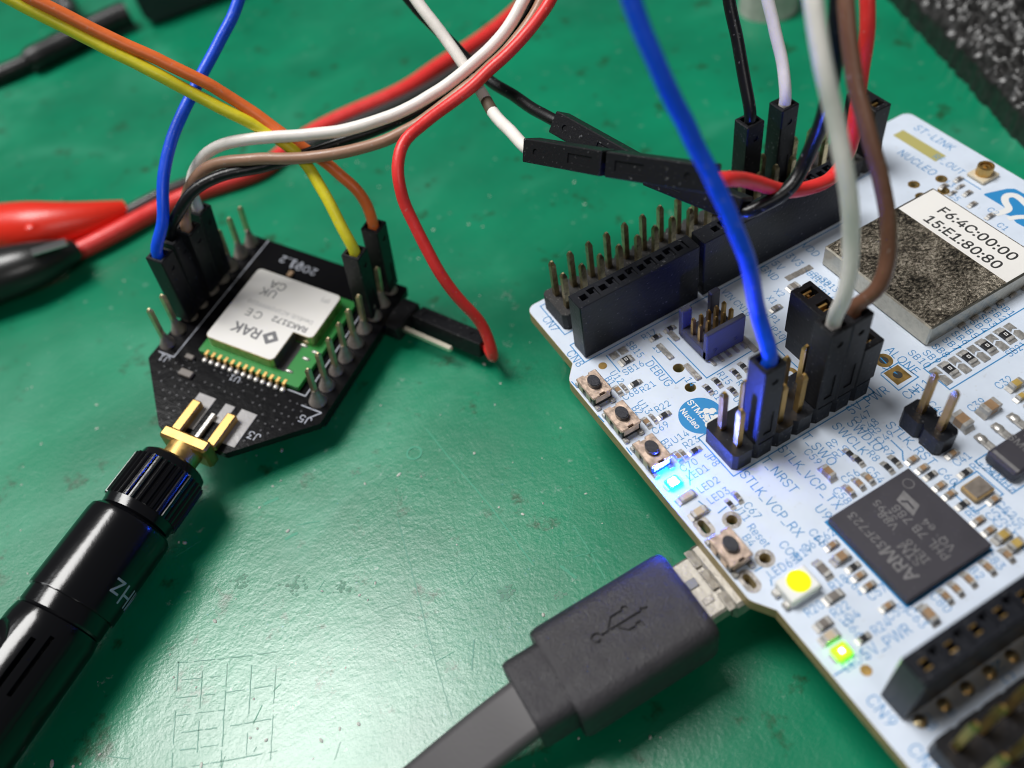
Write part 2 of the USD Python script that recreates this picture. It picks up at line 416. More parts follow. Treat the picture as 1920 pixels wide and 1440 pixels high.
def blot(px, py, r, seed, flat=1.0):
    c = on(px, py, -10.5)[:2]; g = np.linspace(0, 2 * np.pi, 26)[:-1]; rr = r * (0.55 + 0.9 * meshkit.fbm(np.stack([np.cos(g) * 1.4, np.sin(g) * 1.4, g * 0], 1) + seed * 7.1, 3, seed))
    return Polygon(np.stack([c[0] + rr * np.cos(g), c[1] + flat * rr * np.sin(g)], 1)).buffer(0)


ring = Point(*on(777, 850, -10.5)[:2]); part(T, 'ring_mark', extrude(ring.buffer(1.05).difference(ring.buffer(0.78)), -10.48, -10.42), M['scratch_pale'])
for i, (px, py, r) in enumerate([(952, 555, 1.2), (965, 575, .8), (960, 610, .5), (950, 645, .8), (790, 892, .8), (553, 1098, 2.2), (450, 1090, 1.9), (640, 1100, 1.5), (948, 1112, 2.2), (1050, 1115, 1.3), (668, 885, 1.2)]):
    c = on(px, py, -10.5)[:2]
    bits = [blot(px + rng.normal(0, 1) * r * 5, py + rng.normal(0, 1) * r * 4, r * rng.uniform(.04, .15), i * 40 + q, .7) for q in range(26)]
    part(T, 'scuff', extrude(unary_union(bits), -10.48, -10.465), M['scuff'], kind='stuff')

for k in range(34):
    px, py = rng.uniform(80, 1180), rng.uniform(380, 1430); ang = rng.choice([.3, 1.9, 2.6]) + rng.normal(0, .35); ln_ = rng.uniform(8, 60)
    part(T, 'scratch', strip([(px, py), (px + math.cos(ang) * ln_, py + math.sin(ang) * ln_ * .8)], rng.uniform(.04, .1)), M['scratch_pale'] if k % 3 else M['scratch'])
flecks = []
for k in range(150):
    c = on(rng.uniform(0, 1250), rng.uniform(300, 1440), -ZB); r_ = abs(rng.normal(.08, .05)) + .04
    flecks.append(arr(m3.Manifold.sphere(r_, 8).scale((1, rng.uniform(.5, 2.2), .5)).rotate((0, 0, float(rng.uniform(0, 180)))).translate((c[0], c[1], -ZB + r_ * .3))))
part(T, 'dust_flecks', flecks, mat('dust_fleck', (0.50, 0.52, 0.47), 0.7, vary=.4), kind='stuff')

# ------------------------------------------------------------------ the white development board
B = thing('development_board', 'white circuit board with blue lettering, push buttons, pin headers and lit LEDs', 'circuit board', (25, -32, 0))
outline = Polygon([(-3.25, -2.45), (-3.25, 8.5), (-4.95, 10.4), (-4.95, 42.2), (-3.5, 44.3), (-3.5, 66.6), (58.4, 66.6), (58.4, -2.45)])
outline = round_poly(outline, 1.2).buffer(0.0)
flip = lambda p: affinity.scale(p, 1, -1, origin=(0, 0))
slots = [(-3.72, 33.87, 1), (-1.04, 34.75, 0), (-1.06, 39.69, 0), (-3.73, 40.74, 1)]
holes = [(6.15, 16.2, .62), (14.6, 15.9, .6), (5.55, 19.2, .6)] + [(u, v, .45) for u, v in ((51.2, 10.5), (47.9, 9.2), (49.7, 12.3), (46.9, 11.4))]
cut = unary_union([Point(u, v).buffer(r, quad_segs=6) for u, v, r in holes] + [(LineString([(u, v - .45), (u, v + .45)]).buffer(.38) if s else Point(u, v).buffer(.55)) for u, v, s in slots])
pcb = outline.difference(cut)
core = part(B, 'circuit_board', extrude(flip(pcb), -1.6, -0.03), M['fr4'])
part(core, 'solder_mask', extrude(flip(pcb.buffer(-0.04)), -0.03, 0.0), M['mask'])
for u, v, s in slots:
    g = LineString([(u, v - .45), (u, v + .45)]).buffer(.8) if s else Point(u, v).buffer(.95)
    part(core, 'plated_ring', extrude(flip(g.difference(cut)), 0.003, 0.035), M['dark_solder'])
for u, v, r in holes[3:]:
    part(core, 'plated_ring', extrude(flip(Point(u, v).buffer(r + .28).difference(cut)), 0.003, 0.03), M['gold'])

# silkscreen lettering
silk = []
TXT = [('CN7', 1033, 607, 'v', 1.15), ('CN8', 1079, 672, 'v', 1.15), ('SB15', 1191, 655, 'v', 1.05), ('SB16', 1187, 690, 'u', 1.05), ('U12', 1157, 707, 'v', 1.0), ('B1', 1144, 714, 'v', 1.0), ('C68', 1182, 739, 'u', 1.0),
       ('R21', 1214, 725, 'u', 1.0), ('U13', 1209, 763, 'v', 1.0), ('B2', 1195, 769, 'v', 1.0), ('R22', 1242, 762, 'u', 1.0), ('C69', 1238, 802, 'u', 1.0), ('U14', 1275, 819, 'u', 1.0), ('B3', 1250, 832, 'v', 1.0),
       ('R23', 1296, 829, 'u', 1.0), ('C70', 1291, 872, 'u', 1.0), ('LED1', 1308, 886, 'u', 1.0), ('LED2', 1328, 909, 'u', 1.0), ('LED3', 1347, 929, 'u', 1.0), ('JP8', 1335, 861, 'v', 1.0), ('U11', 1391, 961, 'v', 1.0),
       ('Reset', 1423, 1004, 'v', 1.0), ('C67', 1411, 957, 'v', 1.0), ('B4', 1405, 1013, 'v', 1.0), ('R17', 1217, 627, 'u', 1.0), ('DEBUG', 1236, 700, 'v', 1.1), ('13', 1234, 654, 'v', 1.0), ('14', 1295, 716, 'v', 1.0),
       ('R15', 1359, 709, 'v', 1.0), ('R14', 1347, 745, 'v', 1.0), ('VIN CN16', 1381, 567, 'v', 1.0), ('STLK_VCP_RX', 1446, 943, 'v', 1.12), ('T_NRST', 1462, 890, 'v', 1.12), ('STLK_VCP_TX', 1518, 893, 'v', 1.12),
       ('T_SWO', 1536, 842, 'v', 1.12), ('R9', 1561, 832, 'u', 1.0), ('R10', 1577, 847, 'u', 1.0), ('C59', 1524, 856, 'v', 1.0), ('SWCLK', 1594, 822, 'v', 1.1), ('SWDIO', 1622, 816, 'v', 1.1), ('R5', 1640, 807, 'u', 1.0),
       ('C47', 1617, 782, 'u', 1.0), ('C48', 1630, 797, 'u', 1.0), ('C49', 1659, 820, 'u', 1.0), ('R7', 1664, 846, 'v', 1.0), ('R8', 1638, 855, 'v', 1.0), ('STLK_RST', 1708, 831, 'v', 1.1), ('5V_PWR', 1627, 750, 'u', 1.15),
       ('C32', 1882, 717, 'u', 1.05), ('C39', 1831, 759, 'u', 1.05), ('C40', 1757, 766, 'v', 1.0), ('C41', 1803, 861, 'u', 1.0), ('R4', 1831, 872, 'u', 1.0), ('C60', 1777, 893, 'v', 1.0), ('24MHz', 1874, 897, 'v', 1.0), ('XT1', 1868, 878, 'u', 1.0),
       ('R3', 1823, 961, 'u', 1.0), ('C53', 1866, 962, 'u', 1.0), ('C52', 1886, 955, 'v', 1.0), ('C51', 1880, 975, 'u', 1.0), ('C50', 1905, 985, 'u', 1.0), ('C56', 1594, 893, 'u', 1.0), ('C54', 1641, 890, 'v', 1.0), ('C58', 1579, 929, 'v', 1.0),
       ('U9', 1544, 960, 'v', 1.1), ('C62', 1548, 1005, 'u', 1.0), ('C61', 1521, 1021, 'u', 1.0), ('R19', 1506, 1036, 'u', 1.0), ('COM', 1482, 1035, 'v', 1.05), ('LED6', 1462, 1066, 'u', 1.05), ('C65', 1534, 1008, 'v', 1.0), ('C64', 1604, 1098, 'v', 1.0),
       ('R18', 1572, 1092, 'u', 1.0), ('R20', 1526, 1141, 'u', 1.0), ('R22', 1575, 1142, 'u', 1.0), ('LD4', 1594, 1158, 'u', 1.0), ('C66', 1600, 1178, 'v', 1.0), ('R24', 1652, 1174, 'u', 1.0), ('PWR', 1682, 1191, 'u', 1.1), ('5V_', 1636, 1217, 'u', 1.1),
       ('LED5', 1603, 1239, 'u', 1.0), ('C57', 1644, 1110, 'u', 1.0), ('C55', 1678, 1148, 'u', 1.0), ('C63', 1719, 1158, 'v', 1.0), ('C80', 1764, 1129, 'v', 1.0), ('C82', 1825, 1068, 'v', 1.0), ('C83', 1864, 1050, 'v', 1.0), ('CN9', 1653, 1332, 'v', 1.2),
       ('D8', 1742, 1354, 'v', 1.0), ('D9', 1776, 1330, 'v', 1.0), ('NC', 1880, 1260, 'v', 1.2), ('CN10', 1742, 1436, 'v', 1.2), ('ALONE', 1692, 675, 'v', 1.12), ('SB10', 1724, 673, 'v', 1.05), ('SB9', 1747, 669, 'v', 1.05), ('SB8', 1764, 657, 'v', 1.05),
       ('SB7', 1784, 645, 'v', 1.05), ('SB6', 1801, 633, 'v', 1.05), ('SB5', 1818, 622, 'v', 1.05), ('SB4', 1836, 611, 'v', 1.05), ('SB3', 1852, 601, 'v', 1.05), ('SB2', 1870, 590, 'v', 1.05), ('SB1', 1886, 580, 'v', 1.05), ('CN11', 1718, 730, 'u', 1.1),
       ('SB11', 1523, 516, 'v', 1.0), ('SB12', 1539, 524, 'v', 1.0), ('SB13', 1556, 534, 'v', 1.0), ('SB14', 1547, 550, 'v', 1.0), ('X2', 1461, 549, 'v', 1.0), ('X1', 1447, 562, 'v', 1.0), ('JP10', 1456, 622, 'v', 1.0), ('JP1', 1450, 596, 'v', 1.0), ('3V3', 1490, 487, 'v', 1.1),
       ('5V', 1459, 498, 'v', 1.1), ('GND', 1443, 512, 'v', 1.1), ('VDD', 1520, 468, 'v', 1.1), ('C1', 1880, 425, 'v', 1.0), ('C2', 1862, 396, 'v', 1.0), ('ST-LINK', 1752, 258, 'v', 1.3), ('RF_OUT', 1779, 308, 'v', 1.1), ('NUCLEO', 1720, 305, 'v', 1.3), ('L3', 1782, 345, 'v', 1.0), ('C5', 1790, 370, 'v', 1.0),
       ('1', 1503, 1068, 'v', .1), ('R13', 1395, 725, 'v', 1.0), ('U8', 1386, 752, 'v', 1.0), ('C42', 1912, 1015, 'v', 1.0), ('SB21', 1905, 655, 'u', 1.0)]
for s, px, py, how, h in TXT:
    x, y, _ = on(px, py); silk.append(turned(thin(s, h * (.95 if h > 1.07 else .86)), how, x, y, 0.012))


def sline(*pts, w=0.12):
    silk.append(extrude(LineString([on(*p)[:2] for p in pts]).buffer(w / 2, cap_style='square', join_style='mitre'), 0.012, 0.027))


def suv(*pts, w=0.12, closed=True):
    p = [(u, -v) for u, v in pts]; p = p + p[:1] if closed else p
    silk.append(extrude(LineString(p).buffer(w / 2, cap_style='square', join_style='mitre'), 0.012, 0.027))


suv((-1.65, -1.6), (-1.65, 4.2), (47.5, 4.2), (47.5, -1.6)); suv((-2.0, 6.0), (-2.0, 9.25), (37, 9.25), (37, 6.0))
sline((1137, 667), (1162, 697)); sline((1223, 668), (1267, 719), (1283, 708)); sline((1252, 634), (1325, 709), (1414, 655), (1345, 590))
suv((2.2, 25.1), (2.2, 30.9), (20.7, 30.9), (20.7, 25.1)); suv((16.6, 19.8), (16.6, 25.8), (20.8, 25.8), (20.8, 19.8))
suv((27.0, 31.45), (27.0, 35.0), (44, 35.0), (44, 31.45)); sline((1640, 660), (1680, 700), (1655, 690)); sline((1652, 700), (1684, 680), (1722, 707), (1685, 732), (1652, 703))
suv((6.15, 39.9), (6.15, 50.1), (16.25, 50.1), (16.25, 39.9), w=0.28); suv((22.3, 42.6), (22.3, 47.0), (32, 47.0), (32, 42.6)); suv((18.0, 43.5), (18.0, 46.6), (21.6, 46.6), (21.6, 43.5))
sline((1310, 940), (1332, 957)); sline((1292, 882), (1294, 909)); sline((1671, 826), (1692, 846), (1693, 862), (1706, 876)); sline((1565, 1266), (1601, 1244)); sline((1445, 1087), (1447, 1097)); sline((1416, 1071), (1428, 1064))
sline((1347, 962), (1362, 950)); sline((1265, 940), (1276, 950)); sline((1072, 716), (1082, 727)); sline((1122, 780), (1132, 791)); sline((1175, 840), (1184, 852)); sline((1710, 737), (1722, 727)); sline((1790, 905), (1789, 915)); suv((53.2, 12.0), (53.2, 14.8), w=.12, closed=False)
part(B, 'silkscreen', silk, M['silk'])
# round logo and corner logo
cx, cy, _ = on(1314, 779)
logo = [extrude(Point(cx, cy).buffer(2.4, quad_segs=10), 0.003, 0.012)]
lg = part(B, 'round_logo', logo, M['silk'])
wht = [turned(text('STM32', 0.72, True, .01), 'v', cx - .12 + .28, cy + .55 - 1.0 + 1.05, 0.016), turned(text('Nucleo', 0.66, True, .01), 'v', cx - 1.15, cy + .3, 0.016)]
wing = []
for a, b, r in ((.62, -.75, .5), (1.45, -.25, .42), (1.3, -1.15, .38), (.1, -1.5, .48), (.95, .15, .36)): wing.append(Point(cx + a - .1, cy + b).buffer(r, quad_segs=6))
wing = unary_union(wing + [LineString([(cx + .5, cy - .75), (cx + 1.2, cy - .35)]).buffer(.18), LineString([(cx + .5, cy - .75), (cx + 1.1, cy - 1.15)]).buffer(.18), LineString([(cx + .5, cy - .75), (cx + .1, cy - 1.35)]).buffer(.18)]).intersection(Point(cx, cy).buffer(1.95))
wing = wing.difference(LineString([(cx + .15, cy - 1.0), (cx + .6, cy - .9), (cx + .75, cy - .45), (cx + 1.2, cy - .7), (cx + 1.5, cy - .6)]).buffer(.07))
wht.append(extrude(wing, 0.016, 0.024)); part(lg, 'logo_lettering', wht, M['print_white'])
# parallelogram logo with the letters S and T, reading across the board


def lg2(pts, z0=0.003, z1=0.012, w=None):
    q = [tuple(on(*p)[:2]) for p in pts]
    if w: q = [tuple(p) for p in spline([(a, b, 0) for a, b in q], .25)[:, :2]] if len(q) > 2 else q
    return extrude(LineString(q).buffer(w / 2, join_style='round', cap_style='flat') if w else Polygon(q).buffer(-.25).buffer(.25), z0, z1)


c2 = part(B, 'corner_logo', [lg2([(1842, 364), (1888, 354), (1903, 354), (1990, 402), (1990, 474), (1940, 436), (1906, 418), (1894, 405), (1876, 399), (1886, 392), (1879, 386)])], M['silk'])
part(c2, 'logo_lettering', [lg2([(1975, 412), (1920, 379), (1899, 366), (1887, 368), (1886, 381), (1891, 392), (1876, 399), (1866, 402)], .016, .024, .85), lg2([(1890, 411), (1930, 408), (1990, 440)], .016, .024, .7)], M['print_white'])
# bare copper and fiducials
for px, py, r in ((1130, 686, .5), (1624, 1257, .5)):
    x, y, _ = on(px, py); part(B, 'fiducial', extrude(Point(x, y).buffer(r), 0.004, 0.03), M['gold'])
a0, a1 = on(1690, 250), on(1762, 290); part(B, 'gold_label_patch', ubox(53.2, 55.0, 0.2, 7.6, 0.002, 0.02, .01), mat('olive_patch', (0.42, 0.38, 0.13), 0.5))
x, y, _ = on(1683, 703); d = 1.0
part(B, 'square_pad', extrude(sbox(x - d, y - d, x + d, y + d).difference(Point(x, y).buffer(.5)), 0.004, 0.04), M['gold']); part(B, 'drill_hole', extrude(Point(x, y).buffer(.5), 0.002, 0.006), M['ink'])
x, y, _ = on(1657, 676)
part(B, 'round_pad', extrude(Point(x, y).buffer(.95).difference(Point(x, y).buffer(.5)), 0.004, 0.04), M['gold']); part(B, 'drill_hole', extrude(Point(x, y).buffer(.5), 0.002, 0.006), M['ink'])
x, y, _ = on(1479, 702); part(B, 'round_pad', extrude(Point(x, y).buffer(1.0).difference(Point(x, y).buffer(.5)), 0.004, 0.04), M['gold'])
for k in range(9): part(B, 'solder_pad', lathe([(0, .2), (.2, .18), (.45, .08), (.6, 0), (0, 0)], 12).apply_translation(uvw(-.1 + 2.54 * k, 57.9 + .0, .002)), M['pin'], smooth=40)
for u, v, r in ((5.55, 19.2, .62), (14.6, 15.9, .62)): pass


def pin_mesh(h0, h1, s=0.32, tip=0.5):
    z = [h0, h1 - tip, h1]; r = [s, s, s * .45]; v = []
    for zz, rr in zip(z, r): v += [(-rr, -rr, zz), (rr, -rr, zz), (rr, rr, zz), (-rr, rr, zz)]
    f = []
    for k in (0, 4):
        for i in range(4): f += [(k + i, k + (i + 1) % 4, k + 4 + (i + 1) % 4), (k + i, k + 4 + (i + 1) % 4, k + 4 + i)]
    f += [(0, 2, 1), (0, 3, 2), (8, 9, 10), (8, 10, 11)]
    return trimesh.Trimesh(np.array(v, float), np.array(f), process=False)


def header_block(cols, v0, v1, w0, w1, c=.42, one_by_one=False):
    """Breakaway header plastic: one chamfered cell after another."""
    cells = [Polygon([(u - 1.27 + c, v0), (u + 1.27 - c, v0), (u + 1.27, v0 + c), (u + 1.27, v1 - c), (u + 1.27 - c, v1), (u - 1.27 + c, v1), (u - 1.27, v1 - c), (u - 1.27, v0 + c)]) for u in cols]
    if one_by_one:
        m = (v0 + v1) / 2; u = cols[0]; o = lambda v: Polygon([(u - 1.27 + c, v - 1.3), (u + 1.27 - c, v - 1.3), (u + 1.27, v - 1.3 + c), (u + 1.27, v + 1.3 - c), (u + 1.27 - c, v + 1.3), (u - 1.27 + c, v + 1.3), (u - 1.27, v + 1.3 - c), (u - 1.27, v - 1.3 + c)])
        cells = [o(m - 1.3), o(m + 1.3)]
    return extrude(flip(unary_union([x.buffer(.001) for x in cells])), w0, w1)


def pin_header(cols, rows, top, name='pin_header', material=None, pinmat=None, below=0.0, skip=()):
    v0, v1 = min(rows) - 1.27, max(rows) + 1.27
    h = part(B, name, header_block(cols, v0, v1, 0.0, 2.5, one_by_one=name == 'two_pin_header'), material or M['header'])
    for u in cols:
        for v in rows:
            p = pin_mesh(-below, top); p.apply_translation(uvw(u + rng.normal(0, .04), v + rng.normal(0, .04), rng.normal(0, .05)))
            part(h, 'pin', p, pinmat or M['pin'])
    return h


P = 2.54
pin_header([n * P for n in range(19)], [0, P], 8.0, 'long_pin_header', M['dusty'], below=9.9)
pin_header([n * P - .3 for n in range(19)], [60.96, 63.5], 8.3, 'long_pin_header', M['black'], M['gold'], below=9.9)
pin_header([3.815 + n * P for n in range(7)], [26.74, 29.28], 8.5, 'jumper_pin_header', M['header'], M['gold'])
pin_header([18.72], [21.54, 24.08], 8.2, 'jumper_pin_header', M['header'], M['gold'])
pin_header([20.9], [36.35, 38.95], 8.6, 'two_pin_header', M['header'], M['gold'])


def socket(u_first, n, v, top=8.5, contacts=False, before=0.0, after=0.0):
    u0, u1 = u_first - 1.27 - before, u_first + (n - 1) * P + 1.27 + after
    s = man(ubox(u0, u1, v - 1.27, v + 1.27, 0.05, top, .1)); cuts = []
    for k in range(n):
        u = u_first + k * P
        cuts.append(mbox(u - .42, u + .42, -v - .42, -v + .42, top - 4, top + 1))
        cuts.append(mbox(u + .75, u + 1.75 if k < n - 1 else u + 1.0, -v - .75, -v + .75, top - .35, top + 1))
        cuts.append(mbox(u + .95, u + 1.55 if k < n - 1 else u + .98, -v + .2, -v + .75, top - 1.0, top + 1))
    s = s - m3.Manifold.compose(cuts) if False else s
    for c in cuts: s = s - c
    h = part(B, 'socket_strip', s, M['header'])
    for k in range(n):
        u = u_first + k * P
        part(h, 'contact', ubox(u - .35, u + .35, v - .1 + .35, v + .4, top - 3.5, top - (.1 if contacts else .7), .02), M['gold'] if contacts else M['black'])
        if contacts: part(h, 'contact', ubox(u - .35, u + .35, v - .42, v - .3, top - 3.5, top - .1, .02), M['gold'])
    return h


socket(-0.36, 6, 7.62, after=.75); socket(17.42, 8, 7.62, before=1.15); socket(-0.05, 8, 55.88, 8.4, True); socket(23.5, 10, 55.88, 8.4, True)

# the small debug connector with its key-shaped walls
dc = part(B, 'debug_connector', ubox(9.0, 14.3, 12.9, 17.4, .25, 1.7, .1), M['shroud'])
front = man(ubox(9.0, 14.3, 16.75, 17.45, .25, 4.5, .12))
for u in (10.2, 13.0): front = front - m3.Manifold.cylinder(3, .28, .28, 12).rotate((90, 0, 0)).translate((u, -15.5, 1.6))
part(dc, 'shroud_wall', front, M['shroud']); part(dc, 'shroud_wall', ubox(9.0, 10.4, 12.2, 12.95, .25, 4.5, .12), M['shroud']); part(dc, 'shroud_wall', ubox(13.0, 14.3, 12.2, 12.95, .25, 4.9, .12), M['shroud'])
for k in range(5):
    for v in (14.2, 15.47):
        p = pin_mesh(1.5, 4.3, .2, .25); p.apply_translation(uvw(9.6 + 1.05 * k, v, 0)); part(dc, 'pin', p, M['gold'])
    part(dc, 'solder_lead', ubox(9.4 + 1.08 * k, 9.85 + 1.08 * k, 17.3, 18.35, .01, .25, .08), M['solder'])
for px, py, how in ((1247, 660, 0), (1298, 698, 0), (1262, 630, 1), (1404, 646, 0)):
    x, y, _ = on(px, py); part(dc, 'mounting_tab', cbox(x - .38, x + .38, y - (.9 if how == 1 else 1.35), y + (.9 if how == 1 else 1.35), .004, .22, .1), M['solder'])


# chips, shield, crystal
ch = part(B, 'square_chip', ubox(6.13, 16.13, 40.0, 50.0, .12, 1.05, .1), M['chip'])
ink = []
for s, u, v, h, b in (('ARM', 8.0, 47.0, 1.25, True), ('32F723', 8.1, 42.9, .85, False), ('STM', 9.5, 46.8, .85, False), ('IEK6', 10.2, 46.9, .85, False), ('V88', 10.4, 43.2, .8, False), ('PHL 7B 788', 11.9, 45.6, .85, False), ('S295', 9.9 + 1.0, 42.3, .75, False), ('VQ', 12.9, 47.8, .8, False), ('e4', 13.0, 45.5, .8, False)):
    ink.append(turned(text(s, h, b, .006), '-v', u, -v, 1.052))
ink.append(extrude(Polygon([(12.6, -42.0), (13.9, -41.6), (13.9, -43.6), (12.6, -44.1)]).difference(LineString([(12.9, -42.4), (13.3, -42.7), (13.2, -43.5)]).buffer(.12)), 1.052, 1.058))
ink.append(extrude(Point(14.8, -41.3).buffer(.55).difference(Point(14.8, -41.3).buffer(.47)), 1.052, 1.058))
part(ch, 'laser_marking', ink, M['chip_print'])
rc = part(B, 'metal_shield', ubox(29.35, 46.2, 13.1, 29.4, .05, 2.95, .18), M['can_side'])
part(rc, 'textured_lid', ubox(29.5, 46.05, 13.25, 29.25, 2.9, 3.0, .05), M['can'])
st = part(rc, 'white_sticker', ubox(40.3, 45.85, 13.5, 29.2, 3.001, 3.05, .02), M['sticker'])
part(st, 'sticker_print', [turned(text('F6:4C:00:00', 1.32, True, .01), 'v', 43.85, -21.9, 3.052), turned(text('15:E1:80:80', 1.32, True, .01), 'v', 41.6, -21.9, 3.052)], M['ink'])
for k in range(13): part(rc, 'solder_tab', ubox(46.15, 46.75, 14.0 + 1.2 * k, 14.65 + 1.2 * k, .01, .35, .1), M['dark_solder'])
for k in range(6): part(rc, 'solder_tab', ubox(34.0 + 1.9 * k, 34.9 + 1.9 * k, 29.35, 29.75, .01, .45, .1), M['dark_solder'])
xt = part(B, 'crystal', ubox(18.65, 21.05, 44.1, 46.0, .05, .75, .12), mat('crystal_ceramic', (0.40, 0.27, 0.12), 0.4))
part(xt, 'metal_lid', ubox(18.8, 20.9, 44.25, 45.85, .75, .86, .05), mat('crystal_lid', (0.42, 0.36, 0.31), 0.4, 0.8, vary=0.15))
so = part(B, 'power_chip', ubox(22.95, 33.5, 42.9, 46.3, .15, 1.7, .25), M['chip'])
part(so, 'polarity_band', ubox(23.25, 23.65, 43.2, 46.1, 1.701, 1.71, .004), M['chip_print']); part(so, 'laser_marking', [turned(text('SM6T', .8, False, .006), 'v', 26.0, -44.3, 1.703), turned(text('AZ', .8, False, .006), 'v', 27.4, -44.2, 1.703)], M['chip_print'])
for u in (24.7, 26.95, 29.1, 31.4):
    bar = man(ubox(u - .45, u + .45, 40.5, 43.0, .02, .3, .1)) + m3.Manifold.sphere(.62, 14).scale((.85, 1.0, .5)).translate((u, -41.2, .2))
    part(so, 'lead', bar, M['solder'], smooth=35)
uf = part(B, 'coax_socket', ubox(53.9, 56.7, 11.9, 14.5, .01, .5, .1), mat('cream_plastic', (0.62, 0.54, 0.40), 0.4))
part(uf, 'gold_ring', [m.apply_translation(uvw(55.3, 13.2, .4)) for m in (lathe([(.0, 1.05), (.55, 1.05), (.55, .55), (.7, .55), (.7, 1.25), (1.0, 1.25), (1.0, 0), (0, 0)], 24),)], M['gold'], smooth=30)
part(uf, 'centre_pin', lathe([(0, 1.3), (.16, 1.3), (.2, 1.2), (.2, 0), (0, 0)], 10).apply_translation(uvw(55.3, 13.2, .4)), M['gold'], smooth=30)


def comp(kind, px, py, how, L=1.05, W=.55, H=.5, pad=True):
    x, y, _ = on(px, py, H * .6)
    bodym = {'cap': M['ceramic'], 'capo': M['ceramic2'], 'res': M['resistor'], 'grey': M['grey_comp'], 'led': M['led_clear'], 'zero': M['resistor']}[kind]
    nm = {'cap': 'capacitor', 'capo': 'capacitor', 'res': 'resistor', 'grey': 'resistor', 'led': 'led', 'zero': 'resistor'}[kind]
    e = L * .26 if kind != 'res' else L * .24
    if kind in ('res', 'zero'): H *= .75
    def bx(l0, l1, w, z0, z1, c):
        return cbox(x + l0, x + l1, y - w / 2, y + w / 2, z0, z1, c) if how == 'u' else cbox(x - w / 2, x + w / 2, y + l0, y + l1, z0, z1, c)
    b = part(B, nm, bx(-L / 2 + e * .8, L / 2 - e * .8, W * .97, .04, H, .04), bodym)
    for s in (-1, 1):
        l0, l1 = sorted((s * (L / 2 - e), s * L / 2))
        t = [bx(l0, l1, W * 1.02, .02, H * 1.02, .06)]
        if pad:
            q0, q1 = sorted((s * (L / 2 - .02), s * (L / 2 + .32)))
            f = bx(q0, q1, W * 1.1, .004, H * .42, .02); v = np.array(f.vertices)
            ax = 0 if how == 'u' else 1; c0 = x if how == 'u' else y
            far_ = np.abs(v[:, ax] - c0) > L / 2 + .15; v[far_, 2] = np.minimum(v[far_, 2], .07); f.vertices = v; t.append(f)
        part(b, 'terminal', t, M['tin'])
    if kind == 'zero':
        sq = sbox(x - .17, y - .2, x + .17, y + .2); part(b, 'print_mark', extrude(sq.difference(sq.buffer(-.08)), H + .003, H + .01), M['print_white'])
    return b


for a in [('cap', 1158.7, 731, 'v'), ('cap', 1212.5, 791, 'v'), ('cap', 1271, 856, 'v'), ('res', 1191, 717.5, 'u', 1.1), ('res', 1245, 777, 'u', 1.1), ('res', 1302.5, 844, 'u', 1.1), ('grey', 1170, 726, 'v', .9, .4, .35), ('grey', 1225, 784, 'v', .9, .4, .35), ('grey', 1282, 851, 'v', .9, .4, .35),
          ('led', 1287, 930, 'u', 1.6, .8, .6), ('led', 1310, 960, 'u', 1.6, .8, .6), ('grey', 1382.5, 931, 'v', 1.0, .5, .5), ('res', 1369, 944, 'v', .8, .5, .4), ('zero', 1174, 674, 'u', 1.25, .9, .5),
          ('res', 1256, 615, 'u', 1.0), ('res', 1229, 631, 'u', 1.0), ('res', 1379, 698, 'v', 1.0), ('res', 1345, 715, 'v', 1.0), ('res', 1328, 728, 'v', 1.0), ('res', 1374, 731, 'v', .8), ('res', 1394, 686, 'v', 1.0),
          ('cap', 1711, 861, 'u'), ('cap', 1730, 877.5, 'u'), ('res', 1745, 890, 'u'), ('cap', 1762.5, 910, 'u'), ('cap', 1781, 926, 'u'), ('res', 1805, 945, 'u'), ('cap', 1835, 975, 'u'), ('cap', 1855, 994, 'u'), ('capo', 1880, 1004, 'u', 1.5, .8, .8), ('capo', 1905, 1020, 'u', 1.5, .8, .8),
          ('cap', 1864, 936, 'u'), ('cap', 1786, 850, 'u'), ('res', 1810, 885, 'u'), ('res', 1594, 850, 'v'), ('res', 1610, 862, 'v'), ('res', 1679, 863, 'v'), ('res', 1665, 875, 'v'), ('cap', 1552.5, 885, 'v', 1.5, .8, .8), ('cap', 1611, 906, 'v'), ('cap', 1629, 896, 'v'), ('cap', 1592.5, 919, 'v'),
          ('cap', 1560, 1022, 'u'), ('cap', 1577, 1044, 'u', 1.5, .85, .8), ('res', 1600, 1062, 'u'), ('cap', 1611, 1079, 'u'), ('cap', 1629, 1098, 'u'), ('grey', 1543, 1067, 'v', 1.6, .8, .5), ('grey', 1563, 1118, 'u', 1.6, .8, .5), ('grey', 1544, 1169, 'u', 1.3, .8, .6), ('led', 1555.5, 1193, 'u', 1.5, .8, .6), ('res', 1619, 1195.5, 'u'), ('cap', 1664, 1136, 'u'),
          ('cap', 1853, 1063, 'v', 1.2), ('cap', 1817, 1085.5, 'v', 1.2), ('cap', 1793.6, 1103.6, 'v', 1.1), ('cap', 1774, 1117.5, 'v', 1.1), ('cap', 1741.6, 1151, 'v', 1.6, .8, .8), ('cap', 1889, 1040, 'v', 1.1), ('capo', 1905, 720, 'u', 1.5, .8, .8), ('capo', 1915, 743, 'u', 1.1, .6, .6), ('cap', 1856.5, 763, 'u', 1.9, 1.2, 1.1), ('cap', 1803.6, 788, 'v', 1.9, 1.2, 1.1),
          ('grey', 1488, 537, 'u', 1.2, .9, .5), ('grey', 1455, 577, 'u', 1.1, .6, .4), ('grey', 1815, 361, 'u', .9, .5, .4), ('grey', 1798, 335, 'u', .9, .5, .4), ('grey', 1824, 382, 'u', .9, .5, .4), ('grey', 1857, 404, 'u', .9, .5, .4), ('grey', 1770, 348, 'u', .9, .5, .4), ('grey', 1801, 349, 'u', .8, .4, .3), ('grey', 1786, 361, 'u', .8, .4, .3)]:
    comp(*a)
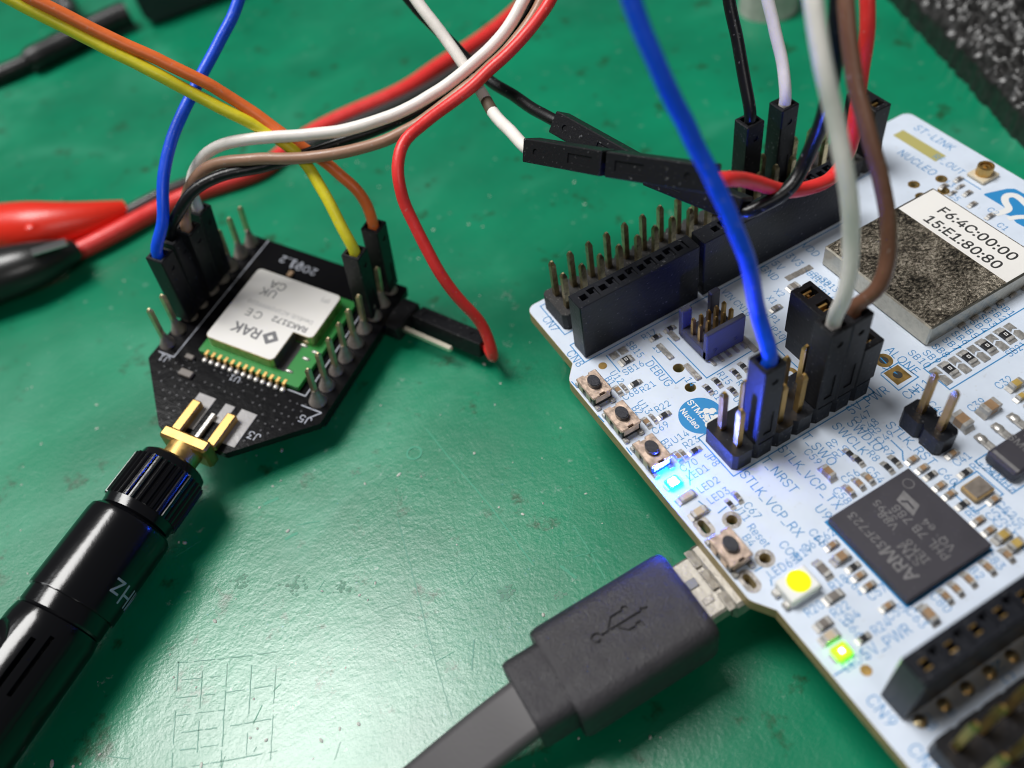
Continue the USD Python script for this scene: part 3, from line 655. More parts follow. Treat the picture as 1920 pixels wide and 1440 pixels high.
# solder bridges: a printed zero resistor and an open pair of pads in turn
for k in range(9):
    u = 27.55 + 1.335 * k
    if k % 2: comp('zero', *(1920 / 2 + FOC * ((RC @ uvw(u, 33.1, .3) + TC)[0] / (RC @ uvw(u, 33.1, .3) + TC)[2]), 720 + FOC * ((RC @ uvw(u, 33.1, .3) + TC)[1] / (RC @ uvw(u, 33.1, .3) + TC)[2])), 'v', 1.7, 1.0, .5)
    else:
        for s in (-1, 1):
            q = Polygon([(u - .5, -33.25 + s * 1.25), (u + .5, -33.25 + s * 1.25), (u + .5, -33.25 + s * .1), (u, -33.25 + s * .1 + .3), (u - .5, -33.25 + s * .1)])
            part(B, 'open_solder_pad', extrude(q.buffer(-.04), .004, .12), M['solder'])
x, y, _ = on(1160, 662.5)
for s in (-1, 1): part(B, 'open_solder_pad', cbox(x + s * .62 - .5, x + s * .62 + .5, y - .5, y + .5, .004, .13, .05), M['solder'])
for k in range(4): part(B, 'open_solder_pad', cbox(*(lambda q: (q[0] - .45, q[0] + .45, q[1] - .4, q[1] + .4))(on(1480 + 12 * k, 521 - 6 * k)), .004, .1, .04), M['dark_solder'])


# lit and unlit indicator LEDs
def chip_led(px, py, lens, die, r=.4):
    x, y, _ = on(px, py, .5)
    b = part(B, 'led', cbox(x - .85, x + .85, y - .42, y + .42, .02, .28, .04), M['led_white'])
    part(b, 'lens', cbox(x - .8, x + .8, y - .68, y + .68, .2, .62, .16), lens)
    part(b, 'glowing_die', cbox(x - r, x + r, y - r, y + r, .6, .66, .02), die)
    for s in (-1, 1): part(b, 'terminal', cbox(*sorted((x + s * .62, x + s * 1.0)), y - .42, y + .42, .004, .26, .05), M['tin'])


chip_led(1262.5, 904, M['blue_lens'], M['blue_die']); chip_led(1578, 1221, M['green_lens'], M['green_die'], .2)
l6 = part(B, 'led', ubox(-2.4, .85, 42.45, 44.95, .05, 1.55, .15), M['led_white'])
part(l6, 'lens', lathe([(0, .06), (1.05, .06), (1.12, 0), (0, 0)], 32).apply_translation(uvw(-.62, 43.6, 1.55)), M['phosphor'], smooth=20)
for v in (43.1, 44.5): part(l6, 'terminal', ubox(-2.95, -2.35, v - .4, v + .35, .02, .6, .1), M['solder'])
for v in (43.1, 44.4): part(l6, 'terminal', ubox(.8, 1.3, v - .4, v + .35, .02, .4, .1), M['solder'])


# push buttons
def button(u, v):
    hu, hv = 1.3, 1.8
    b = part(B, 'push_button', ubox(u - hu + .1, u + hu - .1, v - hv + .1, v + hv - .1, .05, 1.35, .08), M['resistor'])
    c = man(ubox(u - hu, u + hu, v - hv, v + hv, 1.38, 1.72, .1))
    for s in (-1, 1):
        c = c - mbox(u - .35, u + .35, *sorted((-v + s * (hv - .3), -v + s * (hv + .3))), 1, 2)
        c = c + man(ubox(u + (-.9 if s < 0 else -1.0), u + .9, *sorted((v + s * (hv - .06), v + s * (hv + .03))), .75, 1.6, .03)) - mbox(u - .35, u + .35, *sorted((-v + s * (hv - .3), -v + s * (hv + .3))), 1, 2)
        c = c + man(ubox(*sorted((u + s * (hv - .56), u + s * (hv - .47))), v - 1.2, v - .35, .5, 1.6, .03)) + man(ubox(*sorted((u + s * (hv - .56), u + s * (hv - .47))), v + .3, v + 1.2, .5, 1.6, .03))
    part(b, 'metal_cover', c, M['cover'])
    e = affinity.scale(Point(0, 0).buffer(1, quad_segs=8), .66, .88)
    pl = [extrude(affinity.translate(e, u, -v), 1.6, 2.3)]
    top = affinity.translate(affinity.scale(e, .9, .9), u, -v); pl.append(extrude(top, 2.3, 2.38))
    part(b, 'plunger', pl, M['plunger'], smooth=30)
    for s in (-1, 1):
        for t in (-1, 1):
            part(b, 'terminal', ubox(u + s * .95 - .3, u + s * .95 + .3, *sorted((v + t * (hv - .1), v + t * (hv + .55))), .01, .4, .1), M['solder'])
    return b


for u, v in ((-3.46, 13.72), (-3.36, 19.1), (-3.3, 24.5), (-3.55, 37.55)): button(u, v)
# micro usb socket under the edge
us = part(B, 'usb_socket', man(ubox(-5.9, 0.2, 34.2, 41.7, -4.5, -1.62, .35)) - man(ubox(-7, -1.0, 34.6, 41.3, -4.2, -1.9, .3)), M['shell'])
for v0, v1 in ((34.4, 36.4), (36.9, 39.1), (39.6, 41.6)):
    part(us, 'flared_lip', moved(cbox(-.7, .05, -v1, -v0, -.08, .08, .05), trimesh.transformations.translation_matrix((-5.85, 0, -1.75)) @ trimesh.transformations.rotation_matrix(.12, (0, 1, 0))), M['shell'])

# ------------------------------------------------------------------ the usb cable
U = thing('usb_cable', 'matte black flat cable whose plug with an engraved trident sits in the white board', 'cable', uvw(-16, 38.5, -ZB))


def rounded(u0, u1, v0, v1, w0, w1, r):
    pts = [m3.Manifold.sphere(r, 20).translate((x, -y, z)) for x in (u0 + r * .5, u1 - r * .5) for y in (v0 + r, v1 - r) for z in (w0 + r, w1 - r)]
    return m3.Manifold.batch_hull(pts) ^ mbox(u0, u1, -v1, -v0, w0, w1)


om = rounded(-23.7, -8.9, 33.35, 43.35, -6.6, .55, 1.7)
cxs, cys = -16.3, 37.9
L_ = lambda *p: LineString([(cxs + a, -cys - b) for a, b in p])
sym = unary_union([L_((-2.1, 0), (2.6, 0)).buffer(.11), Point(cxs - 2.5, -cys).buffer(.55).difference(Point(cxs - 2.5, -cys).buffer(.28)), L_((-1.2, 0), (-.3, -1.0), (1.0, -1.0)).buffer(.11), Point(cxs + 1.2, -cys + 1.0).buffer(.34), L_((-.5, 0), (.4, .95), (1.3, .95)).buffer(.11), sbox(cxs + 1.2, -cys - 1.25, cxs + 1.85, -cys - .65), Polygon([(cxs + 2.4, -cys + .35), (cxs + 2.4, -cys - .35), (cxs + 3.2, -cys)])])
om = om - man(extrude(sym, .3, 1.0))
part(U, 'overmould', om, M['usb'], smooth=35)
part(U, 'strain_relief', rounded(-27.4, -23.2, 34.6, 42.2, -5.9, .1, 1.3), M['usb'], smooth=35)
sec = np.array([(math.copysign(1, math.cos(g)) * 1.75 + 1.1 * math.cos(g), 1.1 * math.sin(g)) for g in np.linspace(.001, 2 * np.pi + .001, 21)[:-1]])
cp = spline([uvw(-25, 38.6, -2.5), uvw(-27.6, 38.8, -2.7), on(925, 1375, -3.6), on(845, 1440, -5.0), on(765, 1507, -6.6), on(670, 1590, -8.4), on(560, 1700, -9.2)], 1.0)
part(U, 'flat_cable', sweep(cp, 1.0, section=sec), M['cable'], smooth=40)
sh = man(ubox(-9.4, -1.5, 34.75, 41.2, -4.15, -1.95, .25)); part(U, 'plug_shell', sh, M['shell'])
part(U, 'latch', ubox(-8.3, -7.2, 36.9, 37.9, -1.96, -1.8, .05), M['steel']); part(U, 'latch', ubox(-8.0, -6.9, 39.2, 39.9, -1.96, -1.85, .05), M['dark_solder'])

# ------------------------------------------------------------------ the black radio board
K = thing('radio_board', 'small black circuit board with a white labelled metal module, pins along both sides', 'circuit board', rk(-8, -11, -1))
ro = Polygon([(9.0, -23.7), (9.0, 2.1), (-15.6, 2.1), (-23.9, -6.3), (-23.9, -16.0), (-15.6, -23.7)])
ro = round_poly(ro, .5)


def rflip(p): return affinity.scale(p, 1, -1, origin=(0, 0))


def kx(m): return moved(m, RM)


part(K, 'circuit_board', kx(extrude(rflip(ro), -1.2, 0)), M['rad_pcb'])
marks = []


def ktext(s, px, py, h, how='-', z=0.0, bold=False):
    a, b = on_rk(px, py, z); m = text(s, h, bold, .01); v = np.array(m.vertices)
    m.vertices = np.stack([a - v[:, 1], -b + v[:, 0], v[:, 2] + z + .006], 1); return kx(m)


for s, px, py, h in (('J5', 572, 787, 1.1), ('J3', 476, 818, 1.1), ('U1', 440, 710, .9), ('J1', 308, 672, 1.0), ('V1.2', 548, 492, 1.3), ('2021', 568, 503, 1.3), ('J6', 720, 520, 1.2)): marks.append(ktext(s, px, py, h))


def kline(pts, w=.16): marks.append(kx(extrude(rflip(LineString(pts).buffer(w / 2, cap_style='square')), .006, .02)))


kline([(-14.1, 1.4), (-14.1, -1.4)]); kline([(8.9, -20.7), (-14.2, -20.7), (-14.2, -23.0)]); kline([(-12.6, -1.7), (3.0, -1.7)]); kline([(-12.7, -4.3), (-12.7, -1.7)]); kline([(-14.2, 1.4), (-15.4, .4)])
part(K, 'silkscreen', marks, M['rad_silk'])
vias = []
for a in np.arange(-22.5, -13.4, 1.05):
    for b in np.arange(-22, 1.0, 1.05):
        if ro.buffer(-.7).contains(Point(a, b)) and not (-23 < a < -17.2 and -15 < b < -5.2) and rng.random() < .75:
            vias.append(kx(lathe([(.07, .02), (.13, .02), (.13, 0), (.07, 0), (.07, .02)], 8).apply_translation((a + (.25 if int(b * 2) % 2 else 0), -b, .003))))
part(K, 'stitching_vias', vias, mat('masked_via', (0.09, 0.09, 0.10), 0.3), kind='stuff')
for a0, a1, b0, b1 in ((-22.6, -17.6, -14.3, -11.8), (-20.6, -17.7, -10.3, -8.9), (-22.8, -17.6, -8.0, -5.7)): part(K, 'antenna_pad', kx(cbox(a0, a1, -b1, -b0, .004, .09, .03)), M['pad'])
for a, b, la, lb in ((-15.9, -17.5, 1.0, 1.9), (-13.5, -18.6, .7, 1.2)): part(K, 'capacitor', kx(cbox(a - la / 2, a + la / 2, -b - lb / 2, -b + lb / 2, .02, .5, .08)), M['grey_comp'])
part(K, 'resistor', kx(cbox(3.9, 4.9, 13.9, 14.6, .02, .4, .05)), M['ceramic'])
md = part(K, 'module_board', kx(extrude(rflip(round_poly(sbox(-12.4, -17.9, 3.1, -2.8), .3)), .05, .8)), M['green_pcb'])
can = round_poly(Polygon([(-11.0, -17.25), (-11.0, -7.0), (-5.9, -7.0), (-5.9, -4.2), (2.05, -4.2), (2.05, -17.25)]), .7).buffer(0)
cn = part(K, 'shield_can', kx(extrude(rflip(can), .8, 2.55)), M['brass'])
lb = part(cn, 'white_label', kx(extrude(rflip(can.buffer(-.06)), 2.551, 2.62)), M['sticker'])
lp = [ktext('RAK', 462, 619, 1.55, z=2.63, bold=True)]
part(cn, 'label_logo', lp, M['grey_ink'])
a, b = on_rk(507, 633, 2.63)
dia = Polygon([(a - 1.0, b), (a, b - 1.0), (a + 1.0, b), (a, b + 1.0)]).buffer(.15); dia = dia.difference(affinity.scale(dia, .38, .38))
part(cn, 'label_logo', kx(extrude(rflip(dia), 2.636, 2.645)), M['grey_ink'])
lp = [ktext('RAK3172', 543, 608, .85, z=2.63, bold=True), ktext('UK', 503, 549, 1.3, z=2.63), ktext('CA', 521, 536, 1.3, z=2.63), ktext('C', 484, 591, 1.2, z=2.63), ktext('E', 467, 585, 1.2, z=2.63)]
part(cn, 'label_print', lp, M['grey_ink'])
part(cn, 'label_print', [ktext('DevEUI: AC1F09FFFE00', 525, 584, .62, z=2.63), ktext('(P)', 610, 564, .7, z=2.63)], M['light_ink'])
for k in range(13):
    b = -16.6 + k * .98
    part(md, 'edge_contact', kx(cbox(-12.75, -11.75, -b - .3, -b + .3, .3, .86, .12)), M['gold'])
    part(md, 'solder_fillet', kx(arr(m3.Manifold.sphere(.42, 10).scale((1.15, .95, .7)).translate((-13.0, -b, .1)))), M['solder'], smooth=60)
part(md, 'recess_shade', kx(ubox(-10.9, -6.0, -6.95, -5.7, .801, .83, .01)), M['ink'])  # black floor and wall plates painted as the shadow inside the notch
part(md, 'recess_shade', kx(ubox(-10.7, -6.0, -6.99, -6.93, .83, 2.5, .01)), M['ink'])
for a, b in ((-8.0, -4.2), (-10.6, -5.2), (-6.6, -3.6), (-6.2, -5.6)): part(md, 'solder_fillet', kx(arr(m3.Manifold.sphere(.5, 10).scale((.55, 1.2, .5)).translate((a, -b, .82)))), M['solder'], smooth=60)
hL = part(K, 'pin_header', kx(extrude(rflip(sbox(-13.97, -24.1, 8.9, -21.6)), -3.75, -1.22)), M['black'])
hR = part(K, 'pin_header', kx(extrude(rflip(sbox(-13.97, -1.27, 8.9, 1.27)), -3.75, -1.22)), M['black'])
cone = lathe([(0, 2.5), (.38, 2.5), (.5, 1.7), (.85, .7), (1.15, 0), (0, 0)], 14)
for hb, hdr, lean in ((0, hR, -.0), (-22.86, hL, 0)):
    for k in range(9):
        a = -12.7 + k * P; tip = 7.1 + rng.normal(0, .1)
        p = pin_mesh(-3.7 if hb == 0 else -3.8, tip, .3, .35); p.apply_translation((a + rng.normal(0, .06), -hb, 0)); part(hdr, 'pin', kx(p), M['rpin'])
        part(hdr, 'solder_cone', kx(cone.copy().apply_transform(np.diag([rng.uniform(.82, 1.05), rng.uniform(.82, 1.05), rng.uniform(.75, 1.12), 1])).apply_translation((a + rng.normal(0, .05), -hb + rng.normal(0, .05), .003))), M['cone'], smooth=40)
# the gold edge connector of the antenna
ab = -10.9
cc = part(K, 'antenna_connector', kx(cbox(-25.6, -23.95, -ab - 3.3, -ab + 3.3, -2.1, 2.0, .3)), M['gold'])
AX = rk(-24.0, ab, 0.0); AD = -RR[:, 0]
AM = lambda s: fmat(AX + AD * s, AD, RR[:, 2])
part(cc, 'barrel', moved(lathe([(0, 0), (2.2, 0), (2.2, 2.2), (2.0, 2.4), (2.25, 2.7), (2.0, 3.0), (2.25, 3.3), (2.0, 3.6), (2.25, 3.9), (2.0, 4.2), (2.0, 6), (0, 6)], 28), AM(1.4)), M['gold'], smooth=30)
for b in (-13.1, -8.0): part(cc, 'leg', kx(cbox(-24.2, -19.2, -b - .7, -b + .7, .1, 1.3, .2)), M['gold'])
part(cc, 'centre_pin', kx(cbox(-24.2, -19.8, 10.2, 10.8, .1, .7, .1)), M['solder'])
# right-angle header at the edge, one pin bare
e2 = np.array([6.3, -12.5, 0.0]); e2 /= np.linalg.norm(e2); n2 = np.array([-e2[1], e2[0], 0])
h0 = uvw(-15.9, -15.6, -7.4)
eh = part(K, 'edge_header', [moved(cbox(-1.4, 3.95, -1.3, 1.3, -3.2, -.3, .2), fmat(h0, e2, n2))], M['black'])
part(eh, 'pin', moved(pin_mesh(-.6, 8.0, .32, .25), fmat(h0, e2, n2)), mat('pale_pin', (0.80, 0.74, 0.60), 0.35, 0.9))
part(eh, 'pin', moved(pin_mesh(-.6, 6.0, .32, .25), fmat(h0 + n2 * 2.54, e2, n2)), M['pin'])

# ------------------------------------------------------------------ the antenna
A = thing('antenna', 'glossy black stub antenna with a ribbed nut screwed onto the gold connector', 'antenna', AX + AD * 16 + [0, 0, -5])
g = np.linspace(0, 2 * np.pi, 34 * 8, endpoint=False); rr = 4.6 - .3 * np.clip(.5 - 1.1 * np.sin(34 * g), 0, 1)
nut = extrude(Polygon(np.stack([rr * np.cos(g), rr * np.sin(g)], 1)), 0, 5.6)
part(A, 'coupling_nut', moved([nut.apply_translation((0, 0, 4.9)), lathe([(0, 3.6), (3.6, 3.6), (4.0, 3.9), (4.2, 4.9), (0, 4.9)], 40), lathe([(0, 10.5), (4.35, 10.5), (4.2, 11.6), (3.8, 12.0), (0, 12.0)], 40)], AM(0)), M['ant'], smooth=25)
slv = part(A, 'base_sleeve', moved(lathe([(0, 12.0), (4.6, 12.0), (4.95, 12.35), (5.05, 13.0), (5.05, 22.4), (5.0, 22.6), (0, 22.6)], 56), AM(0)), M['ant'], smooth=25)
tm = text('868MHz', 2.2, False, .03); tm = tm.subdivide_to_size(.35, max_iter=12); v = np.array(tm.vertices)
th = math.radians(-126) + v[:, 0] / 5.06; rad = 5.066 + v[:, 2] * .5
# reading round the sleeve
tm.vertices = np.stack([rad * np.cos(th), rad * np.sin(th), 19.6 + v[:, 1]], 1); tm.faces = tm.faces[:, ::-1] if False else tm.faces
part(slv, 'printed_frequency', moved(tm, AM(0)), mat('grey_antenna_print', (0.30, 0.31, 0.33), 0.5))
part(A, 'collar', moved(lathe([(0, 22.6), (4.75, 22.6), (4.75, 24.4), (4.5, 24.8), (0, 24.8)], 48), AM(0)), M['ant'], smooth=25)
fork = man(lathe([(0, 24.8), (4.75, 24.8), (4.95, 26.0), (4.95, 90), (0, 90)], 56))
scoop = m3.Manifold.batch_hull([m3.Manifold.sphere(3.2, 24).translate((5.6, 3.6, 29.5)), m3.Manifold.sphere(3.2, 24).translate((5.6, 3.6, 100))])
for y0, y1, s0_, s1_ in ((-1.9, -1.35, 27.5, 37), (-3.1, -2.7, 26.6, 33)): fork = fork - mbox(3.0, 6, y0, y1, s0_, s1_)
mast = fork - scoop
part(A, 'mast', moved(mast, AM(0)), M['ant'], smooth=25)

# ------------------------------------------------------------------ jumper wires
HL = 11.5


def housing_mesh(L=HL):
    h = man(cbox(-1.25, 1.25, -1.25, 1.25, 0, L, .12))
    h = h - mbox(-.85, .85, -.85, .85, L - 1.6, L + 1) - mbox(-.42, .42, -.42, .42, -1, 3)
    h = h - m3.Manifold.cylinder(1.0, .38, .38, 12).rotate((0, 90, 0)).translate((1.12, 0, L - 2.0)) - mbox(1.12, 2, -.5, .5, 1.2, 4.6)
    return h


HM = arr(housing_mesh())


def add_housing(t, origin, z, x):
    """origin: middle of the mating face; z points to the wire."""
    h = part(t, 'housing', moved(HM, fmat(origin, z, x)), M['black'])
    return h


def wire(label, material, pts, housings=(), r=.72, group=None):
    base = pts[0]
    t = thing('jumper_wire', label, 'jumper wire', base, group)
    ln = spline(pts, .9); q = np.arange(len(ln))[:, None]; fade = np.minimum(1, np.minimum(q, len(ln) - 1 - q) / 6)
    sd = len(label) * 3.7 + pts[0][0]
    for a_ in range(3): ln[:, a_] += ((meshkit.fbm(np.concatenate([q * .11 + sd, q * 0 + a_ * 9, q * 0], 1), 3, a_) - .5)[:, None] * .55 * fade)[:, 0]
    part(t, 'insulation', sweep(ln, r * (1 + .03 * (meshkit.noise(np.concatenate([q * .3, q * 0, q * 0 + sd], 1)) - .5))), M[material], smooth=50)
    for o, z, x in housings: add_housing(t, o, z, x)
    t.line = ln; return t


up = np.array([0, 0, 1.0]); F = far
# on the white board
c = uvw(6.36, 29.28, 2.6)
wire('bright blue jumper wire rising from the pins beside the round blue logo', 'pvc_blue', [c + up * 10.5, c + up * 12.5, F(1426, 610, 75.5), F(1402, 500, 71), F(1368, 400, 68), F(1318, 290, 65.5), F(1272, 195, 63), F(1228, 100, 61), F(1192, 15, 59.5), F(1160, -80, 58)], [(c, up, (0, -1, 0))])
c = uvw(13.98, 29.3, 2.6)
wire('thick white jumper wire curving up in front of the metal shield', 'pvc_white', [c + up * 10.4, c + up * 12.2, F(1580, 560, 75), F(1595, 470, 71.5), F(1592, 380, 68.5), F(1576, 280, 66), F(1556, 180, 64), F(1538, 90, 62.5), F(1526, 10, 61.5), F(1518, -80, 61)], [(c, up, (0, -1, 0))])
c = uvw(16.52, 29.3, 2.6)
wire('brown jumper wire bending over the metal shield beside the thick white one', 'pvc_brown', [c + up * 10.4, c + up * 12.2, F(1638, 548, 77), F(1663, 490, 75.5), F(1665, 420, 74), F(1651, 340, 72.5), F(1628, 240, 71), F(1606, 140, 70), F(1592, 50, 69), F(1584, -60, 68.5)], [(c, up, (0, -1, 0))])
# two standing plugs on the long header
for n, lab, mt, pts in ((11, 'thin black jumper wire in a plug standing on the long pin header', 'pvc_black', [(1397, 150, 97.5), (1385, 90, 96.5), (1372, 30, 95.5), (1362, -50, 94)]), (13, 'pale lilac white jumper wire in a plug standing on the long pin header', 'pvc_white', [(1470, 130, 98.5), (1461, 75, 97.5), (1446, 20, 96.5), (1430, -50, 95)])):
    c = uvw(n * P, 0, 2.6); wire(lab, mt, [c + up * 10.4, c + up * 12.6] + [F(*q) for q in pts], [(c, up, (0, -1, 0))])
# two mated pairs of plugs hanging over the header
pa, pm, pb = F(998, 281, 92.5), F(1137, 305, 85), F(1334, 334, 77.5)
d1 = (pm - pa) / np.linalg.norm(pm - pa); d2 = (pb - pm) / np.linalg.norm(pb - pm)
wb = wire('white jumper wire with a brown burn mark, its plug ending in midair over the mat', 'pvc_white', [pa + d1 * 1.3, pa - d1 * .6, F(962, 250, 95.5), F(925, 213, 99), F(895, 165, 101), F(866, 118, 101), F(832, 65, 101), F(800, 25, 101), F(765, -25, 101)], [(pa + d1 * HL * .98, -d1, EYE - pm - up * 12)])
k0 = int(np.argmin(np.linalg.norm(wb.line - F(922, 210, 100), axis=1)))
part(wb, 'burn_mark', sweep(wb.line[k0 - 1: k0 + 2], .735), mat('brown_burn', (0.10, 0.07, 0.045), 0.6), smooth=50)
wire('red jumper wire joined to the midair white plug, looping behind the brown wire', 'pvc_red', [pb - d2 * 1.0, pb + d2 * .8, F(1394, 337, 79.5), F(1437, 350, 82), F(1480, 358, 84.5), F(1530, 350, 86), F(1568, 325, 87.5), F(1592, 280, 86), F(1606, 220, 84), F(1616, 150, 82), F(1622, 80, 80), F(1624, 0, 78), F(1625, -70, 77)], [(pb - d2 * HL * .98, d2, EYE - pm - up * 12)])
qa, qm, qb = F(1050, 231, 97), F(1200, 316, 91), F(1392, 392, 84)
e1 = (qm - qa) / np.linalg.norm(qm - qa); e3 = (qb - qm) / np.linalg.norm(qb - qm)
wire('black jumper wire leading from behind the wire bundle to a plug over the mat', 'pvc_black', [qa + e1 * 1.3, qa - e1 * .6, F(1003, 206, 99.5), F(950, 174, 103), F(905, 140, 105.5), F(860, 95, 106), F(810, 45, 106), F(770, 0, 106), F(730, -50, 106)], [(qa + e1 * HL * .98, -e1, EYE - qm - up * 20)])
wire('black jumper wire looping up beside the thick white wire', 'pvc_black', [qb - e3 * 1.0, qb + e3 * .8, F(1430, 385, 83.2), F(1470, 363, 83), F(1505, 320, 82.5), F(1535, 255, 80), F(1556, 180, 76), F(1568, 100, 73), F(1572, 20, 71), F(1573, -60, 70)], [(qb - e3 * HL * .98, e3, EYE - qm - up * 20)])
# on the radio board
rz = RR[:, 2]; rb = -RR[:, 1]; ra = RR[:, 0]


def stand(a, b, lean=(0, 0)):
    o = rk(a, b, .7); z = rz + ra * lean[0] + rb * lean[1]; z = z / np.linalg.norm(z); return o, z


o, z = stand(-7.62, -22.86, (.0, -.02))
wire('blue jumper wire standing on the outermost used pin of the small black board', 'pvc_blue', [o + z * 10.3, o + z * 12.3, F(305, 420, 104), F(305, 370, 103), F(311, 310, 102.5), F(326, 250, 102.5), F(352, 190, 102.8), F(385, 125, 103), F(418, 60, 103), F(442, 10, 103), F(460, -50, 103)], [(o, z, rb)])
o, z = stand(-5.08, -22.95, (.05, -.05))
wire('black jumper wire arching low from the small black board into the bundle', 'pvc_black', [o + z * 10.3, o + z * 12.0, F(334, 398, 104), F(362, 358, 103), F(420, 329, 103), F(490, 314, 103.5), F(560, 292, 103.5), F(640, 266, 103.2), F(704, 243, 103), F(792, 203, 102), F(879, 142, 101), F(937, 86, 100.5), F(986, 20, 100), F(1010, -50, 100)], [(o, z, rb)])
o, z = stand(-2.54, -22.7, (-.03, .06)); o = o + z * .9
wire('pale brown jumper wire arching from the small black board into the bundle', 'pvc_tan', [o + z * 10.3, o + z * 12.0, F(350, 372, 106.3), F(383, 320, 104), F(451, 299, 102.5), F(555, 296, 102), F(646, 284, 101.5), F(733, 257, 101), F(792, 224, 100.5), F(879, 160, 99.8), F(937, 108, 99.2), F(1000, 32, 99), F(1030, -50, 99)], [(o, z, rb)])
o, z = stand(0.05, -22.95, (.07, -.02)); o = o + z * .4
wire('white jumper wire arching from the small black board along the top of the bundle', 'pvc_white', [o + z * 10.3, o + z * 12.0, F(357, 345, 107.3), F(373, 302, 105), F(410, 275, 103), F(469, 262, 101.8), F(558, 257, 101.2), F(675, 236, 101), F(792, 187, 100.5), F(879, 125, 99.5), F(937, 67, 99), F(975, 12, 98.8), F(1005, -50, 98.5)], [(o, z, rb)])
o, z = stand(2.54, -.6, (0.0, -.05))
wire('yellow jumper wire plugged into the right row of the small black board', 'pvc_yellow', [o + z * 10.3, o + z * 12.0, F(640, 425, 105), F(612, 370, 104), F(578, 315, 103.5), F(545, 280, 103), F(500, 248, 102), F(440, 215, 100.5), F(370, 178, 99), F(300, 140, 97), F(200, 90, 95), F(100, 40, 93), F(20, -2, 91), F(-60, -55, 90)], [(o, z, rb)])
o, z = stand(7.62, -.6, (0.0, -.05))
wire('orange jumper wire plugged into the far right corner of the small black board', 'pvc_orange', [o + z * 10.3, o + z * 12.0, F(682, 372, 107), F(645, 332, 106), F(600, 296, 105), F(560, 268, 103.5), F(510, 232, 102), F(450, 192, 100.5), F(380, 155, 98.5), F(300, 112, 96.5), F(200, 66, 94.5), F(110, 22, 92.5), F(40, -12, 91), F(-40, -75, 90)], [(o, z, rb)])
o = h0 + n2 * 2.54 + e2 * .2
wend = o + e2 * HL
wire('red jumper wire looping down to a plug lying flat beside the small black board', 'pvc_red', [wend - e2 * 1.0, wend + e2 * .35 + [0, 0, .15], F(925, 668, 110.3), F(912, 630, 107.8), F(868, 568, 104.5), F(815, 490, 101.5), F(770, 405, 99.3), F(746, 330, 97.5), F(753, 270, 97.5), F(790, 232, 98), F(850, 188, 98.6), F(908, 142, 98.6), F(967, 84, 98.2), F(1020, 20, 98), F(1050, -50, 98)], [(o, e2, n2 * .2 + up)])
# brown burn mark on the white wire

# ------------------------------------------------------------------ jumper caps


def jumper_cap(label, u0, u1, v0, v1, w0, w1, cells):
    t = thing('shorting_block', label, 'jumper block', uvw((u0 + u1) / 2, (v0 + v1) / 2, w0))
    s = man(ubox(u0, u1, v0, v1, w0, w1, .12)); cut_ = []
    for u, v in cells:
        s = s - mbox(u - .75, u + .75, -v - .6, -v + .6, w1 - 1.5, w1 + 1)
    s = s - mbox((u0 + u1) / 2 - .3, (u0 + u1) / 2 + .3, -v0 - .2, -v0 + 1, w1 - 1.2, w1 + 1)
    part(t, 'cap_body', s, M['black'])
    for u, v in cells:
        part(t, 'contact', ubox(u - .6, u + .6, v - .5, v - .2, w1 - 4, w1 - .35, .04), M['gold']); part(t, 'contact', ubox(u - .6, u + .6, v + .2, v + .5, w1 - 4, w1 - .5, .04), M['gold'])


jumper_cap('black shorting jumper with two gold contacts behind the thick white wire plug', 17.3, 20.0, 20.25, 25.2, 2.55, 8.8, [(18.72, 21.6), (18.72, 23.9)])
jumper_cap('black shorting jumper on the pins next to the PWR lettering', 17.85, 20.4, 25.5, 30.55, 2.55, 8.5, [(19.05, 26.74), (19.05, 29.28)])
jumper_cap('black shorting jumper at the far end of the long pin header', 44.4, 47.0, -1.25, 3.8, 2.55, 9.6, [(45.72, 0), (45.72, 2.54)])

# ------------------------------------------------------------------ test leads at the left


def boot(pts, radii, flat=.8):
    g = np.arange(20) * 2 * np.pi / 20; sec = np.stack([np.cos(g), flat * np.sin(g)], 1)
    p = np.array(pts); t = np.r_[0, np.cumsum(np.linalg.norm(np.diff(p, axis=0), axis=1))]; tt = np.linspace(0, t[-1], 40)
    return sweep(CubicSpline(t, p)(tt), np.clip(CubicSpline(t, np.array(radii))(tt), .3, 9), section=sec)


R1 = thing('test_lead', 'red crocodile clip in a vinyl boot with its red cable running to the right', 'test lead', on(100, 425, -7))
part(R1, 'clip_boot', boot([on(-120, 440, -6.5), on(-60, 432, -6.4), on(0, 428, -6.3), on(70, 426, -6.2), on(130, 418, -6.6), on(190, 405, -7.4), on(236, 391, -8.2)], [3.6, 4.0, 4.2, 4.4, 3.6, 2.6, 1.5], .95), M['clip_red'], smooth=50)
part(R1, 'boot_dimple', lathe([(0, .25), (.45, .2), (.8, 0), (0, 0)], 16).apply_translation(on(55, 424, -2.4)), M['clip_red'], smooth=40)
lead = [(110, 486), (150, 469), (240, 423), (330, 377), (420, 344), (490, 318), (545, 276), (610, 236), (675, 206), (762, 166), (821, 126), (879, 90), (937, 48), (985, 5), (1040, -60)]
part(R1, 'cable', sweep(spline([on(a, b, -9.2 + .6 * (i < 3)) for i, (a, b) in enumerate(lead)], 1.2), 1.5), M['pvc_red'], smooth=50)
R2 = thing('test_lead', 'black crocodile clip in a vinyl boot with steel showing, below the red one', 'test lead', on(60, 500, -7))
part(R2, 'clip_boot', boot([on(-140, 560, -6), on(-70, 540, -6), on(0, 515, -5.8), on(50, 500, -5.8), on(100, 483, -6.3), on(140, 468, -7.2)], [4.6, 4.6, 4.5, 4.1, 3.2, 1.9], .9), M['clip_black'], smooth=50)
j0, j1 = on(58, 474, -2.6), on(126, 453, -3.6); jd = (j1 - j0) / np.linalg.norm(j1 - j0)
